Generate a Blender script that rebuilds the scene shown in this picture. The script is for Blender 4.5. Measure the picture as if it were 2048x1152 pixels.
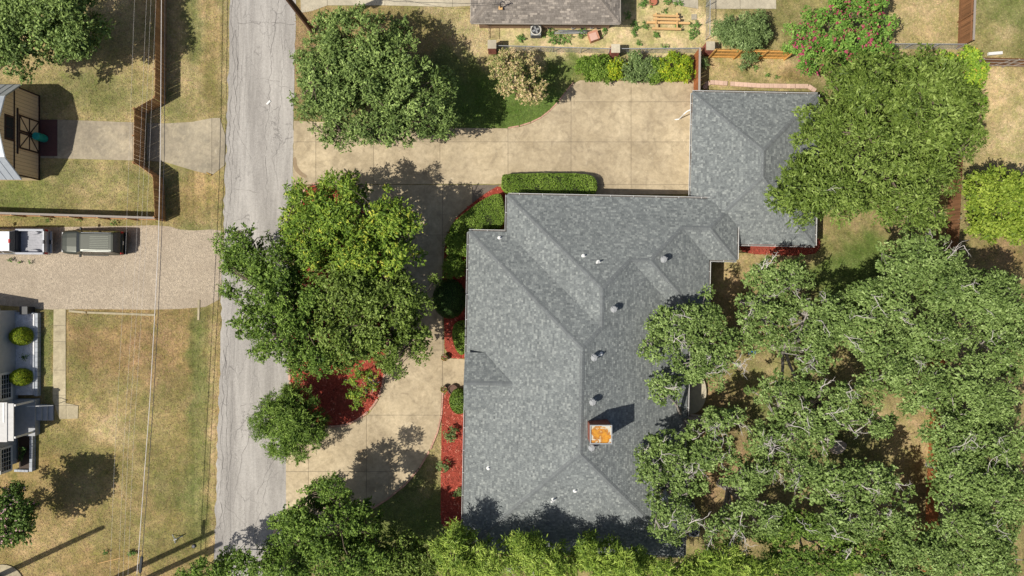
import bpy, math, random
import numpy as np
from mathutils import Vector, Matrix

# ------------------------------------------------------------------ scene, camera, light
for o in list(bpy.data.objects):
    bpy.data.objects.remove(o)
SC = bpy.context.scene
COL = SC.collection
CAMH = 58.0          # drone height in metres
PPM = 25.0           # photograph pixels per metre on the ground

cam_d = bpy.data.cameras.new('camera')
cam = bpy.data.objects.new('camera', cam_d)
COL.objects.link(cam)
cam.location = (0, 0, CAMH)
cam.rotation_euler = (0, 0, 0)
cam_d.sensor_width = 36.0
cam_d.lens = 36.0 * (PPM * CAMH) / 2048.0
cam_d.clip_start = 0.5
cam_d.clip_end = 2000
SC.camera = cam

SUN_EL = math.radians(55)
SHADOW_AZ = math.radians(25)          # direction in which shadows fall, from +X towards +Y
world = bpy.data.worlds.new('World')
SC.world = world
world.use_nodes = True
wn = world.node_tree.nodes
wl = world.node_tree.links
bg = wn['Background']
sky = wn.new('ShaderNodeTexSky')
sky.sky_type = 'NISHITA'
sky.sun_disc = False
sky.air_density = 1.0
sky.dust_density = 2.5
sky.ozone_density = 0.5
sky.sun_elevation = SUN_EL
sky.sun_rotation = math.radians(270) - SHADOW_AZ
wl.new(sky.outputs['Color'], bg.inputs['Color'])
bg.inputs['Strength'].default_value = 0.08

sun_d = bpy.data.lights.new('sun', 'SUN')
sun_d.energy = 5.0
sun_d.angle = math.radians(0.5)
sun_d.color = (1.0, 0.95, 0.86)
sun = bpy.data.objects.new('sun', sun_d)
COL.objects.link(sun)
ldir = Vector((math.cos(SHADOW_AZ) * math.cos(SUN_EL), math.sin(SHADOW_AZ) * math.cos(SUN_EL), -math.sin(SUN_EL)))
sun.rotation_euler = ldir.to_track_quat('-Z', 'Y').to_euler()
sun.location = (-40, -20, 60)

SC.view_settings.view_transform = 'Standard'
SC.view_settings.look = 'None'
SC.view_settings.gamma = 1
SC.view_settings.exposure = 0.05
SC.view_settings.use_curve_mapping = False
SC.render.engine = 'CYCLES'

random.seed(7)
RNG = np.random.default_rng(7)

# ------------------------------------------------------------------ helpers
def P(px, py, z=0.0):
    k = (CAMH - z) / CAMH / PPM
    return Vector(((px - 1024) * k, (576 - py) * k, z))

def tag(o, label=None, cat=None, group=None, kind=None):
    if label: o['label'] = label
    if cat: o['category'] = cat
    if group: o['group'] = group
    if kind: o['kind'] = kind
    return o

def empty(name, loc, rz=0.0, label=None, cat=None, group=None):
    o = bpy.data.objects.new(name, None)
    o.empty_display_size = 0.3
    COL.objects.link(o)
    o.location = loc
    o.rotation_euler = (0, 0, rz)
    return tag(o, label, cat, group)

def root_of(o):
    while o.parent: o = o.parent
    return o

def link_mesh(name, me, parent=None):
    o = bpy.data.objects.new(name, me)
    COL.objects.link(o)
    if parent: o.parent = parent
    return o

def np_mesh(name, verts, faces, mat, parent=None, tint=None, smooth=False, offset=None, color=None):
    """verts (n,3) ndarray, faces (m,k) ndarray, all with the same k."""
    verts = np.asarray(verts, dtype=np.float64)
    faces = np.asarray(faces, dtype=np.int32)
    if offset is None and parent is not None:
        offset = root_of(parent).location
    if offset is not None:
        verts = verts - np.array(offset[:])
    me = bpy.data.meshes.new(name)
    m, k = faces.shape
    me.vertices.add(len(verts)); me.vertices.foreach_set('co', verts.astype(np.float32).ravel())
    me.loops.add(m * k); me.loops.foreach_set('vertex_index', faces.ravel())
    me.polygons.add(m)
    me.polygons.foreach_set('loop_start', np.arange(0, m * k, k, dtype=np.int32))
    if smooth:
        me.polygons.foreach_set('use_smooth', np.ones(m, dtype=bool))
    me.update(calc_edges=True)
    if tint is not None:
        a = me.attributes.new('tint', 'FLOAT', 'FACE')
        a.data.foreach_set('value', np.asarray(tint, dtype=np.float32))
    if color is not None:
        a = me.attributes.new('col', 'FLOAT_COLOR', 'POINT')
        c = np.ones((len(verts), 4), dtype=np.float32); c[:, :3] = color
        a.data.foreach_set('color', c.ravel())
    me.materials.append(mat)
    return link_mesh(name, me, parent)

class MB:
    def __init__(s):
        s.v = []; s.f = []; s.t = []
    def add(s, vs, fs, tint=0.5):
        b = len(s.v)
        s.v += [tuple(p) for p in vs]
        s.f += [tuple(b + i for i in f) for f in fs]
        s.t += [tint] * len(fs)
        return s
    def box(s, c, d, rz=0.0, tint=0.5, M=None):
        x, y, z = d[0] / 2, d[1] / 2, d[2] / 2
        vs = [(-x, -y, -z), (x, -y, -z), (x, y, -z), (-x, y, -z), (-x, -y, z), (x, -y, z), (x, y, z), (-x, y, z)]
        if M is None:
            M = Matrix.Translation(c) @ Matrix.Rotation(rz, 4, 'Z')
        vs = [M @ Vector(p) for p in vs]
        return s.add(vs, [(3, 2, 1, 0), (4, 5, 6, 7), (0, 1, 5, 4), (1, 2, 6, 5), (2, 3, 7, 6), (3, 0, 4, 7)], tint)
    def bar(s, a, b, w, h, tint=0.5, up=(0, 0, 1)):
        a, b = Vector(a), Vector(b); d = b - a; L = d.length
        x = d / L; u = Vector(up)
        if abs(x.dot(u)) > 0.98: u = Vector((0, 1, 0))
        y = u.cross(x).normalized(); z = x.cross(y)
        M = Matrix((x, y, z)).transposed().to_4x4(); M.translation = (a + b) / 2
        return s.box(None, (L, w, h), M=M, tint=tint)
    def prism(s, poly, z0, z1, tint=0.5, top_inset=0.0):
        n = len(poly)
        ar = sum(poly[i][0] * poly[(i + 1) % n][1] - poly[(i + 1) % n][0] * poly[i][1] for i in range(n))
        if ar < 0: poly = poly[::-1]
        vs = [(p[0], p[1], z0) for p in poly] + [(p[0], p[1], z1) for p in poly]
        fs = [tuple(range(n - 1, -1, -1)), tuple(range(n, 2 * n))]
        fs += [(i, (i + 1) % n, n + (i + 1) % n, n + i) for i in range(n)]
        return s.add(vs, fs, tint)
    def sheet(s, poly, z, tint=0.5):
        n = len(poly)
        ar = sum(poly[i][0] * poly[(i + 1) % n][1] - poly[(i + 1) % n][0] * poly[i][1] for i in range(n))
        if ar < 0: poly = poly[::-1]
        return s.add([(p[0], p[1], z) for p in poly], [tuple(range(n))], tint)
    def tube(s, pts, radii, n=6, tint=0.5, cap=True):
        pts = [Vector(p) for p in pts]
        if not hasattr(radii, '__len__'): radii = [radii] * len(pts)
        b = len(s.v); t0 = None; ref = Vector((0.3, 0.9, 0.1)).normalized()
        for i, p in enumerate(pts):
            d = (pts[min(i + 1, len(pts) - 1)] - pts[max(i - 1, 0)])
            if d.length < 1e-6: d = Vector((0, 0, 1))
            d.normalize()
            r = ref - d * ref.dot(d)
            if r.length < 0.05: r = Vector((1, 0, 0)) - d * d.x
            r.normalize(); ref = r
            q = d.cross(r)
            for k in range(n):
                a = 2 * math.pi * k / n
                s.v.append(tuple(p + (r * math.cos(a) + q * math.sin(a)) * radii[i]))
        for i in range(len(pts) - 1):
            for k in range(n):
                s.f.append((b + i * n + k, b + i * n + (k + 1) % n, b + (i + 1) * n + (k + 1) % n, b + (i + 1) * n + k)); s.t.append(tint)
        if cap:
            s.f.append(tuple(b + k for k in range(n - 1, -1, -1))); s.t.append(tint)
            e = b + (len(pts) - 1) * n
            s.f.append(tuple(e + k for k in range(n))); s.t.append(tint)
        return s
    def lathe(s, c, prof, n=16, tint=0.5, sx=1.0, sy=1.0):
        b = len(s.v)
        for r, z in prof:
            for k in range(n):
                a = 2 * math.pi * k / n
                s.v.append((c[0] + r * sx * math.cos(a), c[1] + r * sy * math.sin(a), c[2] + z))
        for i in range(len(prof) - 1):
            for k in range(n):
                s.f.append((b + i * n + k, b + i * n + (k + 1) % n, b + (i + 1) * n + (k + 1) % n, b + (i + 1) * n + k)); s.t.append(tint)
        s.f.append(tuple(b + k for k in range(n - 1, -1, -1))); s.t.append(tint)
        e = b + (len(prof) - 1) * n
        s.f.append(tuple(e + k for k in range(n))); s.t.append(tint)
        return s
    def loft(s, rings, tint=0.5):
        n = len(rings[0]); b = len(s.v)
        for r in rings: s.v += [tuple(p) for p in r]
        for i in range(len(rings) - 1):
            for k in range(n):
                s.f.append((b + i * n + k, b + i * n + (k + 1) % n, b + (i + 1) * n + (k + 1) % n, b + (i + 1) * n + k)); s.t.append(tint)
        s.f.append(tuple(b + k for k in range(n - 1, -1, -1))); s.t.append(tint)
        e = b + (len(rings) - 1) * n
        s.f.append(tuple(e + k for k in range(n))); s.t.append(tint)
        return s
    def build(s, name, mat, parent=None, label=None, cat=None, group=None, kind=None, smooth=False, local=False, bevel=0.0, tints=False):
        me = bpy.data.meshes.new(name)
        vs = s.v
        if parent is not None and not local:
            o = root_of(parent).location
            vs = [(p[0] - o[0], p[1] - o[1], p[2] - o[2]) for p in vs]
        me.from_pydata(vs, [], s.f)
        if smooth: me.polygons.foreach_set('use_smooth', [True] * len(s.f))
        if tints:
            a = me.attributes.new('tint', 'FLOAT', 'FACE')
            a.data.foreach_set('value', s.t)
        me.materials.append(mat)
        ob = link_mesh(name, me, parent)
        if bevel:
            m = ob.modifiers.new('bevel', 'BEVEL'); m.width = bevel; m.segments = 2; m.limit_method = 'ANGLE'
        return tag(ob, label, cat, group, kind)

# ------------------------------------------------------------------ materials
def base_mat(name):
    m = bpy.data.materials.new(name); m.use_nodes = True
    nt = m.node_tree
    return m, nt, nt.nodes, nt.links, nt.nodes['Principled BSDF']

def noise(nt, scale, detail=4, rough=0.6, vec=None, dist=0.0):
    n = nt.nodes.new('ShaderNodeTexNoise')
    n.inputs['Scale'].default_value = scale; n.inputs['Detail'].default_value = detail
    n.inputs['Roughness'].default_value = rough; n.inputs['Distortion'].default_value = dist
    if vec is not None: nt.links.new(vec, n.inputs['Vector'])
    return n

def mixc(nt, fac, a, b, blend='MIX'):
    n = nt.nodes.new('ShaderNodeMix'); n.data_type = 'RGBA'; n.blend_type = blend
    for sock, val in ((n.inputs['Factor'], fac), (n.inputs['A'], a), (n.inputs['B'], b)):
        if hasattr(val, 'links') or hasattr(val, 'is_output'): nt.links.new(val, sock)
        elif isinstance(val, (int, float)): sock.default_value = val
        else: sock.default_value = (*val, 1)
    # float Factor is the first socket for RGBA mixes
    return n.outputs['Result']

def mixf(nt, fac, a, b, blend='MIX'):
    n = nt.nodes.new('ShaderNodeMix'); n.data_type = 'RGBA'; n.blend_type = blend
    ins = [n.inputs[0], n.inputs[6], n.inputs[7]]
    for sock, val in zip(ins, (fac, a, b)):
        if isinstance(val, bpy.types.NodeSocket): nt.links.new(val, sock)
        elif isinstance(val, (int, float)): sock.default_value = val
        else: sock.default_value = (*val, 1)
    return n.outputs[2]

def ramp(nt, fac, stops, interp='LINEAR'):
    n = nt.nodes.new('ShaderNodeValToRGB')
    e = n.color_ramp.elements
    while len(e) > 1: e.remove(e[-1])
    e[0].position = stops[0][0]; c = stops[0][1]
    e[0].color = (*c, 1) if hasattr(c, '__len__') else (c, c, c, 1)
    for p, c in stops[1:]:
        x = e.new(p); x.color = (*c, 1) if hasattr(c, '__len__') else (c, c, c, 1)
    n.color_ramp.interpolation = interp
    nt.links.new(fac, n.inputs['Fac'])
    return n.outputs['Color']

def pos(nt):
    return nt.nodes.new('ShaderNodeNewGeometry').outputs['Position']

def objrand(nt):
    return nt.nodes.new('ShaderNodeObjectInfo').outputs['Random']

def attr(nt, name):
    n = nt.nodes.new('ShaderNodeAttribute'); n.attribute_name = name
    return n

def bump(nt, h, strength=0.3, dist=0.02):
    n = nt.nodes.new('ShaderNodeBump'); n.inputs['Strength'].default_value = strength; n.inputs['Distance'].default_value = dist
    nt.links.new(h, n.inputs['Height'])
    return n.outputs['Normal']

MATS = {}
def simple(name, c1, c2=None, scale=6.0, rough=0.7, metal=0.0, bmp=0.0, rnd=0.0, spec=0.3):
    if name in MATS: return MATS[name]
    m, nt, N, L, b = base_mat(name)
    c2 = c2 or tuple(x * 0.8 for x in c1)
    tc = N.new('ShaderNodeTexCoord').outputs['Object']
    n = noise(nt, scale, 5, 0.65, tc)
    f = ramp(nt, n.outputs['Fac'], [(0.3, 0.0), (0.7, 1.0)])
    c = mixf(nt, f, c1, c2)
    if rnd:
        r = objrand(nt)
        d = ramp(nt, r, [(0, 1 - rnd), (1, 1 + rnd)])
        c = mixf(nt, 1.0, c, d, 'MULTIPLY')
    L.new(c, b.inputs['Base Color'])
    b.inputs['Roughness'].default_value = rough; b.inputs['Metallic'].default_value = metal
    b.inputs['Specular IOR Level'].default_value = spec
    if bmp: L.new(bump(nt, n.outputs['Fac'], bmp, 0.02), b.inputs['Normal'])
    MATS[name] = m
    return m

def leaf_mat(name, stops, rough=0.5, trans=0.16):
    """colour runs along the per-leaf attribute 'tint'"""
    m, nt, N, L, b = base_mat(name)
    a = attr(nt, 'tint')
    c = ramp(nt, a.outputs['Fac'], stops)
    L.new(c, b.inputs['Base Color'])
    b.inputs['Roughness'].default_value = rough
    b.inputs['Specular IOR Level'].default_value = 0.16
    t = N.new('ShaderNodeBsdfTranslucent')
    c2 = mixf(nt, 1.0, c, (1.0, 1.05, 0.5), 'MULTIPLY')
    L.new(c2, t.inputs['Color'])
    mx = N.new('ShaderNodeMixShader'); mx.inputs[0].default_value = trans
    out = N['Material Output']
    L.new(b.outputs[0], mx.inputs[1]); L.new(t.outputs[0], mx.inputs[2]); L.new(mx.outputs[0], out.inputs['Surface'])
    return m

def tint_mat(name, stops, rough=0.85, fine=14.0, fine_amt=0.25, big=0.35, big_amt=0.12):
    m, nt, N, L, b = base_mat(name)
    a = attr(nt, 'tint')
    c = ramp(nt, a.outputs['Fac'], stops)
    p = pos(nt)
    n1 = noise(nt, fine, 3, 0.7, p); n2 = noise(nt, big, 4, 0.6, p)
    c = mixf(nt, 1.0, c, ramp(nt, n1.outputs['Fac'], [(0.25, 1 - fine_amt), (0.75, 1 + fine_amt)]), 'MULTIPLY')
    c = mixf(nt, 1.0, c, ramp(nt, n2.outputs['Fac'], [(0.3, 1 - big_amt), (0.7, 1 + big_amt)]), 'MULTIPLY')
    L.new(c, b.inputs['Base Color']); b.inputs['Roughness'].default_value = rough
    b.inputs['Specular IOR Level'].default_value = 0.2
    return m

def ground_material():
    m, nt, N, L, b = base_mat('ground_soil_and_turf')
    c = attr(nt, 'col').outputs['Color']
    p = pos(nt)
    n1 = noise(nt, 1.1, 6, 0.7, p); n2 = noise(nt, 7.0, 5, 0.75, p); n3 = noise(nt, 0.22, 4, 0.6, p)
    c = mixf(nt, 1.0, c, ramp(nt, n2.outputs['Fac'], [(0.28, (0.62, 0.62, 0.6)), (0.72, (1.36, 1.34, 1.28))]), 'MULTIPLY')
    f = ramp(nt, n1.outputs['Fac'], [(0.38, 0.0), (0.68, 1.0)])
    c2 = mixf(nt, 1.0, c, (0.64, 0.80, 0.54), 'MULTIPLY')
    c = mixf(nt, f, c, c2)
    n5 = noise(nt, 2.4, 5, 0.7, p, 0.5)
    c = mixf(nt, 1.0, c, ramp(nt, n5.outputs['Fac'], [(0.28, (0.64, 0.63, 0.60)), (0.5, (1.0, 1.0, 1.0)), (0.72, (1.34, 1.30, 1.26))]), 'MULTIPLY')
    c = mixf(nt, 1.0, c, ramp(nt, n3.outputs['Fac'], [(0.3, (0.80, 0.84, 0.80)), (0.7, (1.2, 1.16, 1.14))]), 'MULTIPLY')
    L.new(c, b.inputs['Base Color']); b.inputs['Roughness'].default_value = 0.95
    b.inputs['Specular IOR Level'].default_value = 0.1
    L.new(bump(nt, n2.outputs['Fac'], 0.7, 0.06), b.inputs['Normal'])
    return m

def blade_material():
    m, nt, N, L, b = base_mat('grass_blades')
    c = attr(nt, 'col').outputs['Color']
    L.new(c, b.inputs['Base Color']); b.inputs['Roughness'].default_value = 0.7
    b.inputs['Specular IOR Level'].default_value = 0.15
    return m

def concrete_material(name, c1, c2, stain, rnd=0.05):
    m, nt, N, L, b = base_mat(name)
    p = pos(nt)
    n1 = noise(nt, 0.5, 6, 0.7, p, 0.6); n2 = noise(nt, 3.0, 6, 0.75, p); n3 = noise(nt, 18, 3, 0.7, p)
    n4 = noise(nt, 0.9, 6, 0.7, p, 1.6); n6 = noise(nt, 0.16, 5, 0.6, p, 0.8); n7 = noise(nt, 1.7, 6, 0.7, p, 2.0)
    c = mixf(nt, ramp(nt, n1.outputs['Fac'], [(0.35, 0), (0.65, 1)]), c1, c2)
    c = mixf(nt, ramp(nt, n4.outputs['Fac'], [(0.50, 0.0), (0.72, 0.8)]), c, stain)
    c = mixf(nt, 1.0, c, ramp(nt, n6.outputs['Fac'], [(0.32, (0.80, 0.79, 0.78)), (0.68, (1.15, 1.14, 1.10))]), 'MULTIPLY')
    c = mixf(nt, ramp(nt, n7.outputs['Fac'], [(0.62, 0.0), (0.74, 0.5)]), c, (0.62, 0.56, 0.43))
    c = mixf(nt, 1.0, c, ramp(nt, n2.outputs['Fac'], [(0.3, 0.80), (0.7, 1.14)]), 'MULTIPLY')
    c = mixf(nt, 1.0, c, ramp(nt, n3.outputs['Fac'], [(0.3, 0.93), (0.7, 1.06)]), 'MULTIPLY')
    c = mixf(nt, 1.0, c, ramp(nt, objrand(nt), [(0, 1 - rnd), (1, 1 + rnd)]), 'MULTIPLY')
    L.new(c, b.inputs['Base Color']); b.inputs['Roughness'].default_value = 0.9
    b.inputs['Specular IOR Level'].default_value = 0.15
    L.new(bump(nt, n3.outputs['Fac'], 0.2, 0.01), b.inputs['Normal'])
    return m

def road_material():
    m, nt, N, L, b = base_mat('weathered_asphalt')
    p = pos(nt)
    mp = N.new('ShaderNodeMapping'); mp.inputs['Scale'].default_value = (1.3, 0.12, 1.0); L.new(p, mp.inputs['Vector'])
    n1 = noise(nt, 0.7, 6, 0.7, mp.outputs['Vector'], 0.4); n2 = noise(nt, 5.0, 6, 0.8, p); n3 = noise(nt, 40.0, 2, 0.7, p)
    c = mixf(nt, ramp(nt, n1.outputs['Fac'], [(0.36, 0), (0.64, 1)]), (0.42, 0.395, 0.36), (0.27, 0.252, 0.23))
    c = mixf(nt, 1.0, c, ramp(nt, n2.outputs['Fac'], [(0.3, 0.84), (0.7, 1.12)]), 'MULTIPLY')
    c = mixf(nt, 1.0, c, ramp(nt, n3.outputs['Fac'], [(0.3, 0.8), (0.7, 1.2)]), 'MULTIPLY')
    # hairline cracking, stretched along the road and present only in worn zones
    wob = noise(nt, 1.2, 4, 0.6, p)
    add = N.new('ShaderNodeMixRGB'); add.blend_type = 'ADD'; add.inputs[0].default_value = 0.9
    L.new(p, add.inputs[1]); L.new(wob.outputs['Color'], add.inputs[2])
    mp2 = N.new('ShaderNodeMapping'); mp2.inputs['Scale'].default_value = (1.25, 0.33, 1.0); L.new(add.outputs[0], mp2.inputs['Vector'])
    vo = N.new('ShaderNodeTexVoronoi'); vo.feature = 'DISTANCE_TO_EDGE'; vo.inputs['Scale'].default_value = 0.8
    L.new(mp2.outputs['Vector'], vo.inputs['Vector'])
    k = ramp(nt, vo.outputs['Distance'], [(0.0, 1.0), (0.02, 0.0)])
    worn = ramp(nt, noise(nt, 0.35, 3, 0.5, p).outputs['Fac'], [(0.42, 0.0), (0.6, 0.85)])
    fac = mixf(nt, 1.0, k, worn, 'MULTIPLY')
    c = mixf(nt, fac, c, (0.16, 0.15, 0.14))
    L.new(c, b.inputs['Base Color']); b.inputs['Roughness'].default_value = 0.92
    b.inputs['Specular IOR Level'].default_value = 0.15
    L.new(bump(nt, n3.outputs['Fac'], 0.35, 0.01), b.inputs['Normal'])
    return m

def gravel_material(name, c1, c2, c3, scale=16.0):
    m, nt, N, L, b = base_mat(name)
    p = pos(nt)
    vo = N.new('ShaderNodeTexVoronoi'); vo.inputs['Scale'].default_value = scale; L.new(p, vo.inputs['Vector'])
    n1 = noise(nt, 0.45, 6, 0.7, p, 0.5); n2 = noise(nt, 4.0, 5, 0.7, p)
    sep = N.new('ShaderNodeSeparateColor'); L.new(vo.outputs['Color'], sep.inputs[0])
    c = mixf(nt, sep.outputs[0], c1, c2)
    c = mixf(nt, ramp(nt, n1.outputs['Fac'], [(0.46, 0), (0.60, 0.75)]), c, c3)
    c = mixf(nt, 1.0, c, ramp(nt, n2.outputs['Fac'], [(0.3, 0.8), (0.7, 1.15)]), 'MULTIPLY')
    L.new(c, b.inputs['Base Color']); b.inputs['Roughness'].default_value = 0.95
    b.inputs['Specular IOR Level'].default_value = 0.1
    L.new(bump(nt, vo.outputs['Distance'], 0.8, 0.04), b.inputs['Normal'])
    return m

def wood_material(name, c1, c2, rnd=0.2):
    m, nt, N, L, b = base_mat(name)
    tc = N.new('ShaderNodeTexCoord').outputs['Object']
    mp = N.new('ShaderNodeMapping'); mp.inputs['Scale'].default_value = (14, 14, 1.2); L.new(tc, mp.inputs['Vector'])
    n = noise(nt, 2.0, 5, 0.7, mp.outputs['Vector'])
    c = mixf(nt, ramp(nt, n.outputs['Fac'], [(0.3, 0), (0.7, 1)]), c1, c2)
    c = mixf(nt, 1.0, c, ramp(nt, objrand(nt), [(0, 1 - rnd), (1, 1 + rnd)]), 'MULTIPLY')
    L.new(c, b.inputs['Base Color']); b.inputs['Roughness'].default_value = 0.85
    b.inputs['Specular IOR Level'].default_value = 0.2
    return m

M_GROUND = ground_material()
M_BLADE = blade_material()
M_ROAD = road_material()
M_DRIVE = concrete_material('driveway_concrete', (0.50, 0.415, 0.285), (0.37, 0.30, 0.198), (0.265, 0.215, 0.145))
M_WALK = concrete_material('sidewalk_concrete', (0.46, 0.40, 0.27), (0.36, 0.31, 0.21), (0.25, 0.21, 0.14))
M_OLDCON = concrete_material('old_stained_concrete', (0.36, 0.31, 0.23), (0.26, 0.23, 0.175), (0.44, 0.38, 0.27))
M_PATIO = concrete_material('pale_patio_concrete', (0.48, 0.43, 0.33), (0.42, 0.38, 0.29), (0.34, 0.30, 0.23))
M_JOINT = simple('joint_filler', (0.16, 0.13, 0.10), (0.11, 0.09, 0.07))
M_CRACK = simple('asphalt_crack', (0.12, 0.11, 0.10), (0.20, 0.185, 0.17), 2.0)
M_GRAVEL = gravel_material('tan_gravel', (0.50, 0.415, 0.305), (0.31, 0.258, 0.20), (0.35, 0.288, 0.215), 19.0)
M_WHITEGRAVEL = gravel_material('white_gravel', (0.80, 0.80, 0.82), (0.60, 0.60, 0.63), (0.72, 0.72, 0.74), 12.0)
M_SAND = gravel_material('sandy_soil', (0.50, 0.38, 0.21), (0.42, 0.31, 0.165), (0.46, 0.34, 0.19), 9.0)
M_MULCH = tint_mat('red_mulch', [(0, (0.15, 0.035, 0.022)), (0.3, (0.30, 0.055, 0.036)), (0.7, (0.44, 0.095, 0.065)), (1, (0.52, 0.22, 0.15))], fine=9, big=1.2, big_amt=0.3)
M_MULCHBED = gravel_material('red_mulch_bed', (0.38, 0.075, 0.05), (0.22, 0.04, 0.026), (0.27, 0.065, 0.042), 14.0)
M_SHINGLE = tint_mat('grey_shingles', [(0, (0.110, 0.120, 0.121)), (0.35, (0.158, 0.172, 0.171)), (0.65, (0.205, 0.222, 0.216)), (1, (0.275, 0.292, 0.278))], big_amt=0.05)
M_DECK = simple('roof_underlay', (0.14, 0.15, 0.15), (0.11, 0.12, 0.12))
M_RIDGE = simple('ridge_shingle_grey', (0.155, 0.167, 0.168), (0.12, 0.13, 0.132), 5, 0.85, rnd=0.10)
M_BSHINGLE = tint_mat('brown_shingles', [(0, (0.135, 0.118, 0.10)), (0.5, (0.215, 0.19, 0.165)), (1, (0.36, 0.315, 0.265))])
M_WHITE = simple('white_trim', (0.72, 0.72, 0.70), (0.62, 0.62, 0.60), 3, 0.5)
M_GUTTERIN = simple('gutter_inside', (0.16, 0.15, 0.14), (0.10, 0.09, 0.08))
M_BRICKRED = tint_mat('red_brick', [(0, (0.17, 0.055, 0.04)), (0.5, (0.26, 0.09, 0.065)), (1, (0.36, 0.15, 0.11))])
M_MORTAR = simple('mortar', (0.40, 0.34, 0.30), (0.32, 0.27, 0.24))
M_EDGEBRICK = simple('pink_edging_brick', (0.50, 0.30, 0.22), (0.40, 0.23, 0.17), 8, 0.9, rnd=0.18)
M_PICKET = wood_material('brown_cedar', (0.48, 0.275, 0.135), (0.34, 0.185, 0.09), 0.25)
M_PICKETRED = wood_material('red_cedar', (0.40, 0.15, 0.055), (0.28, 0.10, 0.04), 0.2)
M_GOLDWOOD = wood_material('golden_pine', (0.66, 0.38, 0.12), (0.52, 0.28, 0.08), 0.15)
M_GREYWOOD = wood_material('grey_weathered_wood', (0.34, 0.30, 0.26), (0.24, 0.21, 0.18), 0.15)
M_DARKBROWN = wood_material('dark_brown_wood', (0.27, 0.135, 0.065), (0.17, 0.085, 0.042), 0.25)
M_PALEWOOD = wood_material('pale_lumber', (0.62, 0.40, 0.18), (0.52, 0.32, 0.14), 0.12)
M_METAL = simple('galvanised_metal', (0.34, 0.35, 0.355), (0.27, 0.28, 0.285), 10, 0.7, 0.0)
M_DKMETAL = simple('dark_metal', (0.06, 0.06, 0.065), (0.04, 0.04, 0.045), 10, 0.5, 0.3)
M_BARK_OAK = simple('oak_bark', (0.36, 0.33, 0.29), (0.22, 0.195, 0.17), 9, 0.95, bmp=0.5)
M_BARK = simple('brown_bark', (0.17, 0.13, 0.095), (0.10, 0.075, 0.055), 9, 0.95, bmp=0.5)
M_DEAD = simple('bare_deadwood', (0.56, 0.52, 0.48), (0.44, 0.40, 0.36), 12, 0.95)
M_CORE = simple('dark_filler_core', (0.025, 0.032, 0.010), (0.015, 0.02, 0.007), 9, 1.0)  # solid dark filler, added to block and darken the inside of clipped foliage

LEAF = {
 'oak':   leaf_mat('oak_leaves',   [(0, (0.075, 0.122, 0.027)), (0.5, (0.185, 0.269, 0.071)), (1, (0.372, 0.487, 0.172))]),
 'live':  leaf_mat('dull_oak_leaves', [(0, (0.072, 0.116, 0.029)), (0.5, (0.178, 0.257, 0.070)), (1, (0.399, 0.524, 0.159))]),
 'pist':  leaf_mat('yellowing_leaves', [(0, (0.064, 0.121, 0.015)), (0.5, (0.175, 0.277, 0.036)), (0.85, (0.328, 0.420, 0.056)), (1, (0.503, 0.496, 0.069))]),
 'elm':   leaf_mat('mid_green_leaves', [(0, (0.044, 0.087, 0.013)), (0.5, (0.132, 0.213, 0.034)), (1, (0.296, 0.421, 0.086))]),
 'pecan': leaf_mat('pecan_leaves', [(0, (0.046, 0.077, 0.011)), (0.5, (0.148, 0.217, 0.037)), (1, (0.314, 0.405, 0.106))]),
 'cedar': leaf_mat('juniper_sprays', [(0, (0.077, 0.135, 0.017)), (0.5, (0.217, 0.317, 0.044)), (1, (0.463, 0.565, 0.121))]),
 'hedge': leaf_mat('hedge_leaves', [(0, (0.056, 0.117, 0.013)), (0.5, (0.156, 0.250, 0.032)), (1, (0.324, 0.444, 0.085))]),
 'dark':  leaf_mat('dark_evergreen_leaves', [(0, (0.021, 0.061, 0.013)), (0.6, (0.057, 0.123, 0.027)), (1, (0.179, 0.270, 0.074))]),
 'grey':  leaf_mat('grey_green_leaves', [(0, (0.067, 0.107, 0.031)), (0.5, (0.168, 0.244, 0.078)), (1, (0.329, 0.432, 0.176))]),
 'lime':  leaf_mat('lime_leaves',  [(0, (0.085, 0.146, 0.015)), (0.5, (0.213, 0.294, 0.034)), (1, (0.398, 0.484, 0.081))]),
 'gold':  leaf_mat('golden_leaves', [(0, (0.110, 0.210, 0.013)), (0.5, (0.261, 0.360, 0.024)), (1, (0.584, 0.580, 0.042))]),
 'tan':   leaf_mat('tan_seed_clusters', [(0, (0.176, 0.216, 0.061)), (0.35, (0.338, 0.324, 0.121)), (0.7, (0.567, 0.432, 0.230)), (1, (0.750, 0.581, 0.351))]),
 'myrtle': leaf_mat('crape_myrtle_leaves_and_blooms', [(0, (0.055, 0.139, 0.018)), (0.5, (0.151, 0.284, 0.047)), (0.84, (0.259, 0.425, 0.081)), (0.86, (0.36, 0.045, 0.10)), (1, (0.46, 0.09, 0.16))]),
 'pink':  leaf_mat('pale_pink_blooms', [(0, (0.049, 0.094, 0.020)), (0.6, (0.138, 0.220, 0.046)), (0.84, (0.212, 0.301, 0.067)), (0.86, (0.750, 0.351, 0.405)), (1, (0.750, 0.513, 0.540))]),
 'vine':  leaf_mat('vine_leaves_and_blooms', [(0, (0.091, 0.189, 0.017)), (0.6, (0.251, 0.388, 0.046)), (0.93, (0.487, 0.558, 0.049)), (0.95, (0.750, 0.311, 0.081)), (1, (0.750, 0.405, 0.162))]),
 'weed':  leaf_mat('weed_leaves', [(0, (0.058, 0.144, 0.029)), (0.5, (0.132, 0.266, 0.056)), (1, (0.272, 0.425, 0.105))]),
}

# ------------------------------------------------------------------ ground
def px_arr(X, Y):
    return X * PPM + 1024, 576 - Y * PPM

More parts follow.
